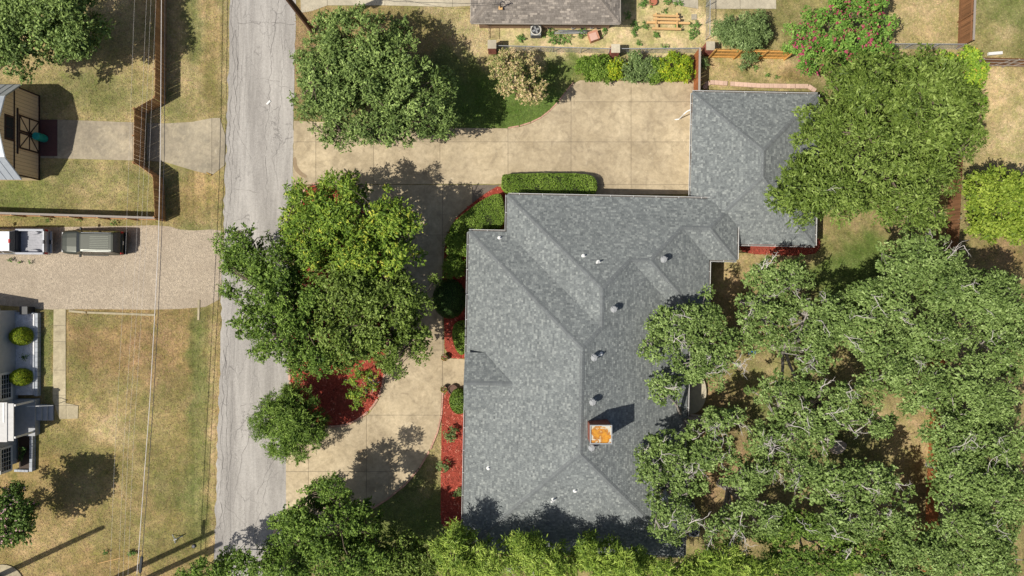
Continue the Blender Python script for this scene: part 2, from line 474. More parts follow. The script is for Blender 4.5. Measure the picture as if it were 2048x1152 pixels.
STRAW = np.array((0.335, 0.232, 0.115)); TAN = np.array((0.43, 0.325, 0.185)); GREEN = np.array((0.165, 0.175, 0.068))
LUSH = np.array((0.115, 0.165, 0.042)); BROWN = np.array((0.28, 0.185, 0.10)); DIRT = np.array((0.30, 0.20, 0.12)); SAND = np.array((0.52, 0.41, 0.255))
OLIVE = np.array((0.27, 0.225, 0.11))
PATCHES = [  # px, py, rx, ry, colour, strength, sharpness
 (1024, 576, 3000, 3000, OLIVE, 1.0), (0, 800, 460, 420, STRAW, 0.9),
 # west lawn along the road
 (290, 860, 170, 250, STRAW, 0.9), (230, 700, 110, 90, BROWN, 0.6), (250, 830, 90, 60, TAN, 0.55), (330, 720, 60, 120, BROWN, 0.4),
 (230, 1000, 70, 60, TAN, 0.35), (240, 1110, 220, 60, STRAW, 0.7), (100, 1080, 90, 60, TAN, 0.35), (170, 960, 90, 60, GREEN, 0.25),
 (400, 870, 22, 260, GREEN, 0.75), (385, 1030, 30, 80, GREEN, 0.6), (393, 700, 16, 90, GREEN, 0.5), (95, 860, 40, 40, GREEN, 0.5),
 (300, 960, 50, 60, TAN, 0.3), (425, 850, 9, 330, TAN, 0.6), (150, 780, 30, 80, GREEN, 0.3), (95, 690, 15, 110, GREEN, 0.85), (390, 470, 60, 20, GREEN, 0.4),
 (200, 460, 260, 14, GREEN, 0.35), (180, 640, 60, 14, GREEN, 0.45),
 (330, 850, 60, 120, GREEN, 0.40), (190, 770, 60, 40, GREEN, 0.35), (250, 1060, 90, 40, GREEN, 0.35), (330, 1090, 60, 40, GREEN, 0.4), (160, 900, 50, 40, GREEN, 0.45), (270, 930, 40, 50, OLIVE, 0.4), (350, 980, 40, 60, GREEN, 0.45), (215, 850, 30, 26, SAND, 0.35), (245, 880, 24, 20, SAND, 0.35), (300, 700, 50, 50, BROWN, 0.4),
 # north-west yard and verge
 (150, 120, 260, 220, TAN, 0.65), (260, 90, 60, 150, TAN, 0.5), (200, 190, 90, 40, GREEN, 0.65), (180, 110, 80, 60, GREEN, 0.25),
 (120, 390, 190, 60, GREEN, 0.6), (190, 400, 70, 40, TAN, 0.5), (40, 400, 70, 40, LUSH, 0.4),
 (400, 100, 60, 240, TAN, 0.55), (385, 60, 22, 90, GREEN, 0.75), (435, 180, 30, 60, GREEN, 0.6), (425, 90, 20, 200, STRAW, 0.5), (452, 250, 10, 260, TAN, 0.6),
 (400, 390, 50, 60, STRAW, 0.7), (345, 210, 20, 40, GREEN, 0.5),
 # lawn by the driveway
 (800, 60, 260, 60, STRAW, 0.75), (940, 60, 60, 50, TAN, 0.8), (850, 40, 80, 30, GREEN, 0.4), (1010, 210, 130, 80, LUSH, 1.0), (1130, 130, 60, 50, LUSH, 0.8), (920, 180, 70, 80, LUSH, 0.8),
 (620, 130, 60, 90, BROWN, 0.6), (900, 130, 60, 40, GREEN, 0.7), (600, 40, 20, 60, DIRT, 0.6),
 # small lawn in the drive's curve
 (820, 1000, 90, 90, GREEN, 0.9), (868, 930, 22, 60, TAN, 0.55), (800, 1090, 120, 80, LUSH, 0.6),
 # sandy neighbour yard, back bed
 (1180, 60, 260, 60, SAND, 1.0), (1330, 60, 110, 75, SAND, 1.0), (1100, 20, 200, 40, SAND, 0.9), (1500, 145, 150, 45, TAN, 0.9), (1560, 160, 60, 30, GREEN, 0.25), (1610, 145, 40, 20, BROWN, 0.8),
 # north-east lawns
 (1850, 40, 90, 80, TAN, 0.95), (2020, 40, 70, 70, GREEN, 0.55), (2000, 75, 40, 24, TAN, 0.5), (2040, 10, 50, 30, LUSH, 0.25), (2020, 240, 90, 110, TAN, 1.0), (2040, 240, 60, 90, SAND, 0.5),
 # back yard under the oaks
 (1700, 820, 420, 420, DIRT, 0.5), (1620, 840, 160, 140, GREEN, 0.5), (1530, 560, 90, 70, TAN, 0.8), (1480, 530, 60, 50, TAN, 0.7), (1720, 560, 90, 80, GREEN, 1.0), (1700, 540, 80, 80, LUSH, 0.65),
 (1580, 740, 60, 90, TAN, 0.55), (1590, 700, 50, 70, GREEN, 0.5), (1690, 880, 60, 50, GREEN, 0.5), (1800, 870, 70, 60, TAN, 0.6), (1520, 830, 110, 80, GREEN, 0.6), (1440, 900, 70, 120, DIRT, 0.8), (1420, 830, 40, 60, BROWN, 0.5),
 (1480, 600, 40, 60, BROWN, 0.5), (2010, 520, 60, 40, BROWN, 0.8),
]
def ground_colour(X, Y):
    px, py = px_arr(X, Y)
    # wobble the patch outlines
    wx = px + 16 * np.sin(py * 0.045 + 1.3) + 11 * np.sin(py * 0.11 + px * 0.03) + 6 * np.sin(px * 0.19 + py * 0.23)
    wy = py + 14 * np.sin(px * 0.051 + 0.4) + 10 * np.sin(px * 0.12 - py * 0.04) + 6 * np.sin(px * 0.21 - py * 0.17)
    c = np.zeros(px.shape + (3,)); c[:] = OLIVE
    for (cx, cy, rx, ry, col, st) in PATCHES:
        sx = min(1.0, rx / 60.0); sy = min(1.0, ry / 60.0)
        ex = px + (wx - px) * sx; ey = py + (wy - py) * sy
        d = np.sqrt(((ex - cx) / rx) ** 2 + ((ey - cy) / ry) ** 2)
        w = st * np.clip(1.35 - d, 0, 0.7) / 0.7
        w = (w * w * (3 - 2 * np.clip(w, 0, 1)))[..., None] if st >= 1 else w[..., None]
        c = c * (1 - w) + col * w
    # mown and driven streaks along the verge beside the street
    s = (np.sin(px * 0.42 + 0.6 * np.sin(py * 0.011)) + np.sin(px * 0.93 + 2.0 + 0.8 * np.sin(py * 0.017)) + np.sin(px * 0.19 + 1.0)) / 3
    m = np.clip((px - 345) / 30, 0, 1) * np.clip((470 - px) / 20, 0, 1) * (0.75 + 0.25 * np.sin(py * 0.021))
    c = c * (1 + 0.26 * s * m)[..., None] * np.stack([1 + 0.05 * s * m, np.ones_like(s), 1 + 0.08 * s * m], -1)
    # blotches a few metres across
    q = np.sin(px * 0.031 + 1.7 * np.sin(py * 0.023)) * np.sin(py * 0.037 + 1.4 * np.sin(px * 0.027 + 2)) + 0.6 * np.sin(px * 0.083 + 2 * np.sin(py * 0.061)) * np.sin(py * 0.091 + 1.1)
    c = c * (1 + 0.14 * q)[..., None] * np.stack([1 + 0.02 * q, np.ones_like(q), 1 + 0.06 * q], -1)
    return c

gx = np.concatenate(([-600, -250, -110, -60], np.arange(-48, 48.01, 0.25), [60, 110, 250, 600]))
gy = np.concatenate(([-600, -250, -110, -50], np.arange(-31, 31.01, 0.25), [50, 110, 250, 600]))
GX, GY = np.meshgrid(gx, gy)
gv = np.stack([GX.ravel(), GY.ravel(), np.zeros(GX.size)], 1)
nx, ny = len(gx), len(gy)
ii, jj = np.meshgrid(np.arange(nx - 1), np.arange(ny - 1))
b0 = (jj * nx + ii).ravel()
gf = np.stack([b0, b0 + 1, b0 + nx + 1, b0 + nx], 1)
ground = np_mesh('ground', gv, gf, M_GROUND, color=ground_colour(GX, GY).reshape(-1, 3))
tag(ground, 'dry straw and green lawn ground around the houses', None, kind='structure')

def poly_px(pts, z=0.0):
    return [tuple(P(x, y, z)[:2]) for x, y in pts]

def smooth_poly(pts, it=2):
    for _ in range(it):
        q = []
        for i in range(len(pts)):
            a, b = pts[i], pts[(i + 1) % len(pts)]
            q.append((a[0] * .75 + b[0] * .25, a[1] * .75 + b[1] * .25)); q.append((a[0] * .25 + b[0] * .75, a[1] * .25 + b[1] * .75))
        pts = q
    return pts

def inside(poly, X, Y):
    X = np.asarray(X); Y = np.asarray(Y)
    r = np.zeros(X.shape, bool); n = len(poly); j = n - 1
    for i in range(n):
        xi, yi = poly[i]; xj, yj = poly[j]
        if yi != yj:
            cnd = ((yi > Y) != (yj > Y)) & (X < (xj - xi) * (Y - yi) / (yj - yi) + xi)
            r ^= cnd
        j = i
    return r

# road
def road_edge(side, py):
    return (460 - 0.028 * py if side < 0 else 592 - 0.018 * py)
rp = []
ys = np.arange(-500, 1700, 12)
rr = random.Random(3)
left = [(road_edge(-1, y) + rr.uniform(-2.5, 2.5), y) for y in ys]
right = [(road_edge(1, y) + rr.uniform(-1.2, 1.2), y) for y in ys]
ROAD = poly_px(left + right[::-1])
road = MB().prism(ROAD, -0.05, 0.016).build('road', M_ROAD, label='cracked pale grey asphalt street', kind='structure')
# long cracks: thin dark sunk-looking ribbons
def crack(x0, y0, x1, y1, w, seed, wig=5.0, step=7):
    r = random.Random(seed); n = max(3, int(math.hypot(x1 - x0, y1 - y0) / step)); off = 0; pts = []
    for i in range(n + 1):
        t = i / n; off = off * 0.8 + r.uniform(-wig, wig) * 0.5
        dx, dy = x1 - x0, y1 - y0; L = math.hypot(dx, dy)
        pts.append((x0 + dx * t - dy / L * off, y0 + dy * t + dx / L * off))
    vs = []; 
    for i, (x, y) in enumerate(pts):
        a = pts[max(i - 1, 0)]; b = pts[min(i + 1, n)]
        d = math.hypot(b[0] - a[0], b[1] - a[1]) or 1
        nxx, nyy = -(b[1] - a[1]) / d, (b[0] - a[0]) / d
        ww = w * r.uniform(0.15, 0.75)
        vs += [P(x + nxx * ww, y + nyy * ww, 0.0205), P(x - nxx * ww, y - nyy * ww, 0.0205)]
    return vs, [(2 * i, 2 * i + 1, 2 * i + 3, 2 * i + 2) for i in range(n)]
CR = [(463, 0, 468, 170, 1.0), (478, 0, 470, 210, .7), (556, 0, 545, 90, 1.2), (545, 90, 530, 260, .8), (475, 43, 590, 48, .9), (520, 155, 560, 160, .6), (556, 170, 585, 175, .6),
      (462, 190, 458, 420, .9), (470, 150, 466, 330, .8), (482, 130, 478, 260, .5), (565, 60, 560, 300, .6), (545, 300, 555, 380, .5), (455, 430, 452, 520, .8), (530, 260, 535, 420, .8),
      (463, 380, 520, 385, .5), (448, 700, 446, 900, 1.0), (455, 720, 452, 960, .8), (462, 800, 457, 1010, .8), (444, 900, 441, 1060, 1.1), (452, 1000, 448, 1090, .9), (515, 820, 480, 930, .8),
      (480, 930, 470, 1010, .6), (560, 900, 515, 990, .8), (500, 990, 560, 945, .5), (480, 810, 530, 800, .6), (540, 950, 505, 1080, .6), (470, 250, 500, 320, .5), (446, 1010, 500, 1060, .5),
      (520, 170, 545, 230, .5), (500, 430, 470, 445, .5), (457, 640, 450, 760, .8), (470, 60, 474, 140, 1.3)]
cm = MB()
for i, c in enumerate(CR):
    v, f = crack(*c[:4], c[4], 100 + i); cm.add(v, f)
cm.build('crack_lines', M_CRACK, road, kind='stuff')

# gravel parking area, verge, driveways
GRAV = [(-200, 456), (0, 456), (250, 452), (330, 450), (370, 462), (440, 458), (447, 470), (443, 560), (437, 612), (330, 620), (180, 618), (90, 620), (40, 612), (-200, 600)]
MB().prism(smooth_poly(poly_px(GRAV), 1), -0.04, 0.011).build('gravel_driveway', M_GRAVEL, label='tan gravel parking drive beside the grey house', kind='structure')

# polygon clipping (convex clip region)
def clip(poly, a, b):
    """keep the part of poly to the left of a->b"""
    out = []; n = len(poly)
    def side(p): return (b[0] - a[0]) * (p[1] - a[1]) - (b[1] - a[1]) * (p[0] - a[0])
    for i in range(n):
        p, q = poly[i], poly[(i + 1) % n]; sp, sq = side(p), side(q)
        if sp >= 0: out.append(p)
        if (sp > 0 and sq < 0) or (sp < 0 and sq > 0):
            t = sp / (sp - sq); out.append((p[0] + (q[0] - p[0]) * t, p[1] + (q[1] - p[1]) * t))
    return out
def area2(p):
    return sum(p[i][0] * p[(i + 1) % len(p)][1] - p[(i + 1) % len(p)][0] * p[i][1] for i in range(len(p)))
def clip_rect(poly, x0, y0, x1, y1):
    for a, b in (((x0, y0), (x1, y0)), ((x1, y0), (x1, y1)), ((x1, y1), (x0, y1)), ((x0, y1), (x0, y0))):
        if len(poly) < 3: return []
        poly = clip(poly, a, b)
    return poly

def slab_field(name, label, outlines, xs, ys, mat, z=0.05, gap=0.32):
    base = MB()
    for outl in outlines: base.prism(poly_px(outl), -0.03, z * 0.45)
    root = base.build(name, M_JOINT, label=label, kind='structure')
    for outl in outlines:
        if area2(outl) < 0: outl = outl[::-1]
        for i in range(len(xs) - 1):
            for j in range(len(ys) - 1):
                c = clip_rect(list(outl), xs[i] + gap, ys[j] + gap, xs[i + 1] - gap, ys[j + 1] - gap)
                if len(c) < 3 or abs(area2(c)) < 60: continue
                MB().prism(poly_px(c), -0.02, z + random.uniform(-0.004, 0.004)).build('concrete_slab', mat, root)
    return root

UP = [(588, 242), (900, 256), (1016, 257), (1040, 254), (1062, 247), (1082, 237), (1100, 223), (1118, 204), (1133, 184), (1146, 168), (1160, 161), (1388, 165), (1386, 388), (1016, 391), (1003, 368), (586, 369)]
slab_field('driveway', 'tan concrete driveway in large slabs from street to garage', [UP],
           [560, 632, 747, 880, 1016, 1142, 1262, 1400], [150, 204, 284, 369.5, 400], M_DRIVE)
LOW = [(586, 370), (612, 370), (640, 372), (676, 378), (716, 400), (752, 450), (778, 520), (784, 600), (778, 680), (772, 740), (768, 770), (758, 800), (738, 828), (705, 848), (668, 856), (630, 850), (600, 850), (572, 850), (573, 1100), (640, 1080), (690, 1040), (735, 1021), (775, 996), (810, 967), (838, 934), (860, 896), (874, 862), (881, 830), (884, 776), (936, 776), (937, 719), (888, 716), (886, 640), (884, 560), (888, 500), (898, 460), (915, 432), (940, 410), (972, 386), (1000, 370)]
slab_field('front_drive', 'curved concrete front drive around the red mulch island', [LOW],
           [560, 617, 733, 885, 945], [369.5, 470, 580, 700, 830, 943, 1110], M_DRIVE)
# walk, drive and apron pieces on the west side
slab_field('sidewalk', 'narrow tan concrete walk in front of the grey house', [[(108, 618), (132, 618), (132, 806), (157, 811), (156, 837), (120, 838), (106, 800)]], [90, 133, 170], [610, 651, 683, 740, 790, 811, 850], M_WALK, 0.045)
slab_field('shed_drive', 'stained concrete strip from shed to wooden gate', [[(108, 239), (268, 245), (292, 246), (292, 324), (268, 321), (82, 316), (78, 240)]], [60, 108, 266, 300], [200, 340], M_OLDCON, 0.04)
slab_field('street_apron', 'fan of old concrete between wooden gate and street', [[(294, 246), (330, 247), (385, 244), (425, 236), (440, 236), (452, 275), (450, 330), (425, 350), (390, 342), (330, 324), (294, 322)]], [290, 424, 460], [200, 360], M_OLDCON, 0.03)
slab_field('front_walk', 'pale concrete walk along the north edge by the street', [[(600, -60), (942, -60), (942, 12), (900, 14), (770, 11), (655, 11), (625, 22), (602, 26)]], [560, 655, 770, 905, 990], [-100, 60], M_PATIO, 0.04)
slab_field('back_patio', 'pale concrete patio behind chain link fence', [[(1340, -60), (1395, -60), (1396, 18), (1372, 14), (1345, 8)], [(1418, -60), (1550, -60), (1552, 18), (1420, 18)]], [1330, 1400, 1480, 1560], [-100, 60], M_PATIO, 0.05)
# thin concrete kerb line of the gravel area
k = MB()
for a, b in (((138, 622), (172, 625)), ((175, 625), (310, 630)), ((397, 640), (398, 600))):
    k.bar(P(*a, 0.02), P(*b, 0.02), 0.16, 0.10)
k.build('gravel_kerb', M_WALK, label='thin concrete kerb line at edge of gravel drive', kind='structure')

# brown stain patches, as thin dirt films on the concrete
M_STAIN = simple('damp_soil_film', (0.30, 0.225, 0.14), (0.24, 0.175, 0.105), 5, 0.9)
st = MB()
for pts in ([(586, 315), (593, 314), (594, 332), (604, 345), (615, 352), (612, 357), (598, 350), (587, 338)], [(716, 902), (729, 896), (732, 900), (716, 907)], [(716, 918), (726, 914), (726, 918), (716, 921)]):
    st.sheet(smooth_poly(poly_px(pts), 2), 0.0565)
st.build('soil_stain', M_STAIN, label='brown soil stains left on the concrete drive', kind='stuff')

# ------------------------------------------------------------------ mulch beds
def mulch_bed(name, label, outline, density=26, seed=1, sm=1, z=0.035):
    pl = smooth_poly(poly_px(outline), sm)
    o = MB().prism(pl, -0.02, z).build(name, M_MULCHBED, label=label, kind='structure')
    r = np.random.default_rng(seed)
    xs = [p[0] for p in pl]; ys = [p[1] for p in pl]
    n = int((max(xs) - min(xs)) * (max(ys) - min(ys)) * density)
    X = r.uniform(min(xs), max(xs), n); Y = r.uniform(min(ys), max(ys), n)
    k = inside(pl, X, Y); X, Y = X[k], Y[k]; n = len(X)
    a = r.uniform(0, 6.28, n); L = r.uniform(0.04, 0.12, n); W = r.uniform(0.015, 0.04, n); Z = z + r.uniform(0.01, 0.05, n); tl = r.uniform(-.03, .03, (n, 2))
    ca, sa = np.cos(a), np.sin(a)
    v = np.zeros((n, 4, 3))
    for q, (u, w) in enumerate(((-1, -1), (1, -1), (1, 1), (-1, 1))):
        v[:, q, 0] = X + ca * L * u - sa * W * w; v[:, q, 1] = Y + sa * L * u + ca * W * w; v[:, q, 2] = Z + tl[:, 0] * u * .6 + tl[:, 1] * w * .5
    c = np_mesh('bark_chips', v.reshape(-1, 3), np.arange(n * 4).reshape(n, 4), M_MULCH, o, tint=r.uniform(0, 1, n))
    c['kind'] = 'stuff'
    return pl
ISLAND = [(604, 392), (612, 374), (630, 367), (660, 367), (690, 380), (720, 410), (752, 455), (776, 520), (782, 600), (776, 680), (770, 740), (764, 778), (752, 805), (730, 830), (700, 848), (664, 854), (630, 850), (598, 826), (580, 780), (578, 700), (590, 600), (597, 480)]
isl = mulch_bed('mulch_island', 'red mulch island under the big trees in the front drive', ISLAND, 22, 1, 2)
BED1 = [(1003, 368), (968, 388), (938, 412), (912, 436), (896, 462), (889, 500), (886, 560), (888, 640), (890, 716), (940, 717), (945, 460), (1018, 460), (1018, 395)]
mulch_bed('mulch_bed', 'red mulch bed behind the clipped hedges at front of house', BED1, 22, 2)
BED2 = [(885, 778), (936, 778), (932, 1062), (900, 1062), (885, 1052), (881, 1030), (882, 950), (883, 850)]
mulch_bed('mulch_bed', 'long red mulch bed along house wall beside small lawn', BED2, 30, 3, 1)
mulch_bed('mulch_bed', 'red mulch bed by the garage back corner', [(1478, 470), (1640, 470), (1640, 505), (1600, 512), (1545, 510), (1500, 508), (1478, 500)], 22, 4)

# brick edging: each brick its own object
def edging(name, label, pts, parent_kind='edging', L=0.23, W=0.11, H=0.10, mat=None, closed=False, gap=0.015, z=0.0):
    W3 = [P(x, y) for x, y in pts]
    if closed: W3.append(W3[0])
    root = empty(name, W3[0], 0, label, parent_kind)
    me = None; r = random.Random(len(pts))
    acc = 0.0
    for a, b in zip(W3[:-1], W3[1:]):
        d = b - a; seg = d.length; s = acc
        while s + L <= seg + 0.1:
            c = a + d * ((s + L / 2) / seg)
            if me is None:
                o = MB().box((0, 0, H / 2), (L, W, H)).build('brick', mat or M_EDGEBRICK, root, local=True); me = o.data
            else:
                o = link_mesh('brick', me, root)
            o.location = (c.x - W3[0].x, c.y - W3[0].y, z + r.uniform(-.01, .01)); o.rotation_euler = (0, 0, math.atan2(d.y, d.x) + r.uniform(-.05, .05))
            s += L + gap
        acc = max(0.0, s - seg)
    return root
edging('brick_edging', 'pink brick edging round the red mulch island', smooth_poly(ISLAND, 1), L=0.34, W=0.16, closed=True)
edging('brick_edging', 'thin brick edging between curved front drive and small lawn', [(690, 1042), (735, 1023), (775, 998), (811, 969), (839, 936), (861, 898), (875, 864), (883, 830), (886, 780)], L=0.30, W=0.12)
edging('stone_edging', 'pink scalloped stone edging in dry bed behind garage', [(1409, 178), (1411, 170), (1420, 165), (1460, 168), (1520, 172), (1590, 173), (1616, 173), (1628, 181)], L=0.33, W=0.34, H=0.13, mat=simple('pale_pink_stone', (0.60, 0.43, 0.33), (0.50, 0.34, 0.26), 6, 0.9, rnd=.12))
edging('brick_edging', 'brick edging between driveway curve and green lawn', [(1016, 256), (1040, 252), (1062, 245), (1082, 235), (1100, 221), (1118, 202), (1133, 182), (1146, 166)], L=0.28, W=0.10, H=0.09)

# ------------------------------------------------------------------ grass blades (uncountable)
def grass_blades(n, seed, region_px, exclude, name, label):
    r = np.random.default_rng(seed)
    x0, y0, x1, y1 = region_px
    px = r.uniform(x0, x1, n); py = r.uniform(y0, y1, n)
    keep = np.ones(n, bool)
    for e in exclude: keep &= ~inside(e, px, py)
    px, py = px[keep], py[keep]; n = len(px)
    X = (px - 1024) / PPM; Y = (576 - py) / PPM
    col = ground_colour(X, Y) * r.uniform(0.65, 1.45, (n, 1)) * (1 + r.uniform(-0.12, 0.12, (n, 3)))
    a = r.uniform(0, 6.28, n); L = r.uniform(0.05, 0.15, n); w = r.uniform(0.012, 0.03, n); h = r.uniform(0.03, 0.09, n)
    ca, sa = np.cos(a), np.sin(a)
    v = np.zeros((n, 3, 3))
    v[:, 0] = np.stack([X - sa * w, Y + ca * w, np.full(n, 0.004)], 1)
    v[:, 1] = np.stack([X + sa * w, Y - ca * w, np.full(n, 0.004)], 1)
    v[:, 2] = np.stack([X + ca * L, Y + sa * L, h], 1)
    o = np_mesh(name, v.reshape(-1, 3), np.arange(n * 3).reshape(n, 3), M_BLADE, color=np.repeat(np.clip(col, 0, 1), 3, axis=0))
    return tag(o, label, 'grass', None, 'stuff')
ROADPX = left + right[::-1]
SHEDD = [(78, 239), (292, 244), (292, 326), (78, 320)]
APR = [(292, 244), (440, 234), (454, 275), (450, 352), (390, 345), (292, 324)]
WALKPX = [(106, 616), (134, 616), (134, 806), (158, 808), (158, 840), (104, 840)]
grass_blades(90000, 11, (-20, -20, 470, 1180), [ROADPX, GRAV, SHEDD, APR, WALKPX, [(-50, 600), (82, 600), (82, 960), (-50, 960)]], 'grass', 'dry straw grass of the lawns west of the street')
grass_blades(26000, 12, (590, 15, 1160, 260), [UP, [(980, -20), (1420, -20), (1420, 95), (980, 95)]], 'grass', 'green lawn grass north of the driveway')
grass_blades(14000, 13, (660, 850, 890, 1152), [LOW, BED2], 'grass', 'small green lawn in the curve of the front drive')
grass_blades(70000, 14, (1390, -10, 2060, 1160), [[(1385, 175), (1480, 175), (1480, 490), (1385, 520)]], 'grass', 'dry and green grass of the back yards')

# ------------------------------------------------------------------ main house
KP = 0.45                                  # roof pitch
EAVE = 2.95
S = 26.32                                  # drawing units per metre at eave height
HA = math.radians(1.15)
W0 = P(938, 462, EAVE)
EU = Vector((math.cos(HA), -math.sin(HA), 0)); EV = Vector((-math.sin(HA), -math.cos(HA), 0))
def HW(u, v, h=0.0, dz=0.0):
    return W0 + EU * (u / S) + EV * (v / S) + Vector((0, 0, h / S * KP + dz))

house = empty('house', HW(220, 320, 0, -EAVE), 0, 'large ranch house with grey shingle hip roofs and brick chimney', 'house')
roof = MB()

def slices(us, lo, hi):
    return [[(us[i], lo(us[i])), (us[i + 1], lo(us[i + 1])), (us[i + 1], hi(us[i + 1])), (us[i], hi(us[i]))] for i in range(len(us) - 1)]
def lerp_fn(xs, ys):
    return lambda x: float(np.interp(x, xs, ys))

t_lo = lerp_fn([75, 259, 315.5, 353.5, 420, 475, 536], [-74, 110, 53.5, 53.5, -13, -13, -74])
d_top = lerp_fn([221.5, 259 - 1e-6, 259, 315.5, 443], [221.5, 184, 110, 53.5, 181])
d_top2 = lambda u: (443 - u if u < 259 else (369 - u if u < 315.5 else u - 262))
PLANES = [  # name, pieces (convex polygons in u,v), height function, course axis ('u': courses run along v), eave value, sign
 ('left', [[(0, 0), (221.5, 221.5), (221.5, 418.5), (0, 640)]], lambda u, v: u, 'u', 0, 1, 0.0),
 ('top1', [[(0, 0), (75, 0), (259, 184), (221.5, 221.5)]], lambda u, v: v, 'v', 0, 1, 0.0),
 ('left2', [[(75, -74), (259, 110), (259, 184), (75, 0)]], lambda u, v: u - 75, 'u', 75, 1, 0.0),
 ('top', slices([75, 259, 315.5, 353.5, 420, 475, 536], lambda u: -74, t_lo), lambda u, v: v + 74, 'v', -74, 1, 0.0),
 ('right', [[(221.5, 221.5), (259, 184), (259, 456), (221.5, 418.5)], [(259, 110), (315.5, 53.5), (315.5, 512.5), (259, 456)], [(315.5, 53.5), (443, 181), (443, 640), (315.5, 512.5)]], lambda u, v: 443 - u, 'u', 443, -1, 0.0),
 ('bottom', [[(0, 640), (221.5, 418.5), (443, 640)]], lambda u, v: 640 - v, 'v', 640, -1, 0.0),
 ('f', [[(315.5, 53.5), (353.5, 53.5), (481, 181), (443, 181)]], lambda u, v: 181 - v, 'v', 181, -1, 0.0),
 ('g', [[(420, -13), (481, 48), (481, 181), (353.5, 53.5)]], lambda u, v: 481 - u, 'u', 481, -1, 0.0),
 ('h', [[(420, -13), (475, -13), (536, 48), (481, 48)]], lambda u, v: 48 - v, 'v', 48, -1, 0.0),
 ('i', [[(536, -74), (536, 48), (475, -13)]], lambda u, v: 536 - u, 'u', 536, -1, 0.0),
 ('garage_left', [[(445, -291), (571.5, -164.5), (571.5, -112.5), (445, 14)]], lambda u, v: u - 445, 'u', 445, 1, -0.6),
 ('garage_top', [[(445, -291), (698, -291), (571.5, -164.5)]], lambda u, v: v + 291, 'v', -291, 1, -0.6),
 ('garage_right', [[(698, -291), (698, 14), (571.5, -112.5), (571.5, -164.5)]], lambda u, v: 698 - u, 'u', 698, -1, -0.6),
 ('garage_bottom', [[(445, 14), (571.5, -112.5), (698, 14)]], lambda u, v: 14 - v, 'v', 14, -1, -0.6),
 ('gable_north', [[(-2, 241), (36, 241), (93, 298), (-2, 298)]], lambda u, v: v - 205, 'v', 241, 1, 0.03),
 ('gable_south', [[(-2, 298), (93, 298), (36, 355), (-2, 355)]], lambda u, v: 391 - v, 'v', 355, -1, 0.03),
]
def ccw(p):
    return p if area2(p) > 0 else p[::-1]

def shingle_planes(planes, toW, mb, expo, seed, widths, deck):
    r = random.Random(seed)
    for (nm, pieces, hf, ax, ev, sg, dz) in planes:
        pieces = [ccw(p) for p in pieces]
        for p in pieces:
            deck.add([toW(u, v, hf(u, v), dz - 0.012) for u, v in p], [tuple(range(len(p)))])
        allp = [q for p in pieces for q in p]
        au = [q[0] for q in allp]; av = [q[1] for q in allp]
        if ax == 'u': t0, t1, s0, s1 = (min(au), max(au), min(av), max(av))
        else: t0, t1, s0, s1 = (min(av), max(av), min(au), max(au))
        rows = int((t1 - t0) / expo) + 2
        for j in range(rows):
            ta = ev + sg * j * expo; tb = ta + sg * expo * 1.04
            s = s0 - r.uniform(0, widths[1])
            while s < s1:
                w = r.uniform(*widths); x = r.random()
                tint = min(1, max(0, (r.gauss(0.30, 0.10) if x < 0.45 else r.gauss(0.52, 0.09) if x < 0.8 else r.gauss(0.78, 0.10))))
                sa, sb = s + 0.12, s + w - 0.12
                if ax == 'u': rect = [(ta, sa), (tb, sa), (tb, sb), (ta, sb)]
                else: rect = [(sa, ta), (sb, ta), (sb, tb), (sa, tb)]
                thick = 0.020 + 0.010 * r.random()
                rect = ccw(rect)
                for pc in pieces:
                    c = rect
                    for i in range(len(pc)):
                        c = clip(c, pc[i], pc[(i + 1) % len(pc)])
                        if len(c) < 3: break
                    if len(c) < 3 or abs(area2(c)) < 0.3: continue
                    n = len(c); top = []; bot = []
                    for (u, v) in c:
                        t = (u if ax == 'u' else v)
                        f = max(0.0, 1 - abs(t - ta) / (expo * 1.04))
                        top.append(toW(u, v, hf(u, v), dz + 0.004 + thick * f)); bot.append(toW(u, v, hf(u, v), dz - 0.006))
                    # v grows downwards, so flip to face up
                    fs = [tuple(range(n - 1, -1, -1))]
                    fs += [(i, (i + 1) % n, n + (i + 1) % n, n + i) for i in range(n)]
                    mb.add(top + bot, fs, tint)
                s += w
    return mb
deck = MB()
sh = shingle_planes(PLANES, HW, MB(), 3.55, 5, (2.8, 6.4), deck)
roof = deck.build('roof', M_DECK, house, label='grey shingled hip roof')
sh.build('shingles', M_SHINGLE, roof, kind='stuff', tints=True)

# hip and ridge caps, one object each
def cap_mesh(drop):
    b = MB(); w, L = 0.17, 0.26
    for s in (-1, 1):
        vs = [(0, 0, 0.035), (L, 0, 0.018), (L, s * w, 0.018 - drop * w), (0, s * w, 0.035 - drop * w), (0, 0, 0.0), (0, s * w, -drop * w)]
        fs = [(0, 1, 2, 3), (4, 0, 3, 5)] if s > 0 else [(3, 2, 1, 0), (5, 3, 0, 4)]
        b.add(vs, fs)
    return b
CAPS = {}
ncap = 0
def ridge_caps(a, b, hip):
    global ncap
    A, B = Vector(a), Vector(b); d = (B - A); L = d.length; x = d.normalized()
    y = Vector((0, 0, 1)).cross(x).normalized(); z = x.cross(y)
    n = int(L / 0.235); key = 'h' if hip else 'r'
    for i in range(n):
        if key not in CAPS:
            o = cap_mesh(0.30 if hip else 0.42).build('ridge_shingle', M_RIDGE, roof, local=True); CAPS[key] = o.data
        else:
            o = link_mesh('ridge_shingle', CAPS[key], roof)
        p = A + x * (i * L / n) - house.location
        M = Matrix((x, y, z)).transposed().to_4x4(); M.translation = p
        o.matrix_basis = M; ncap += 1
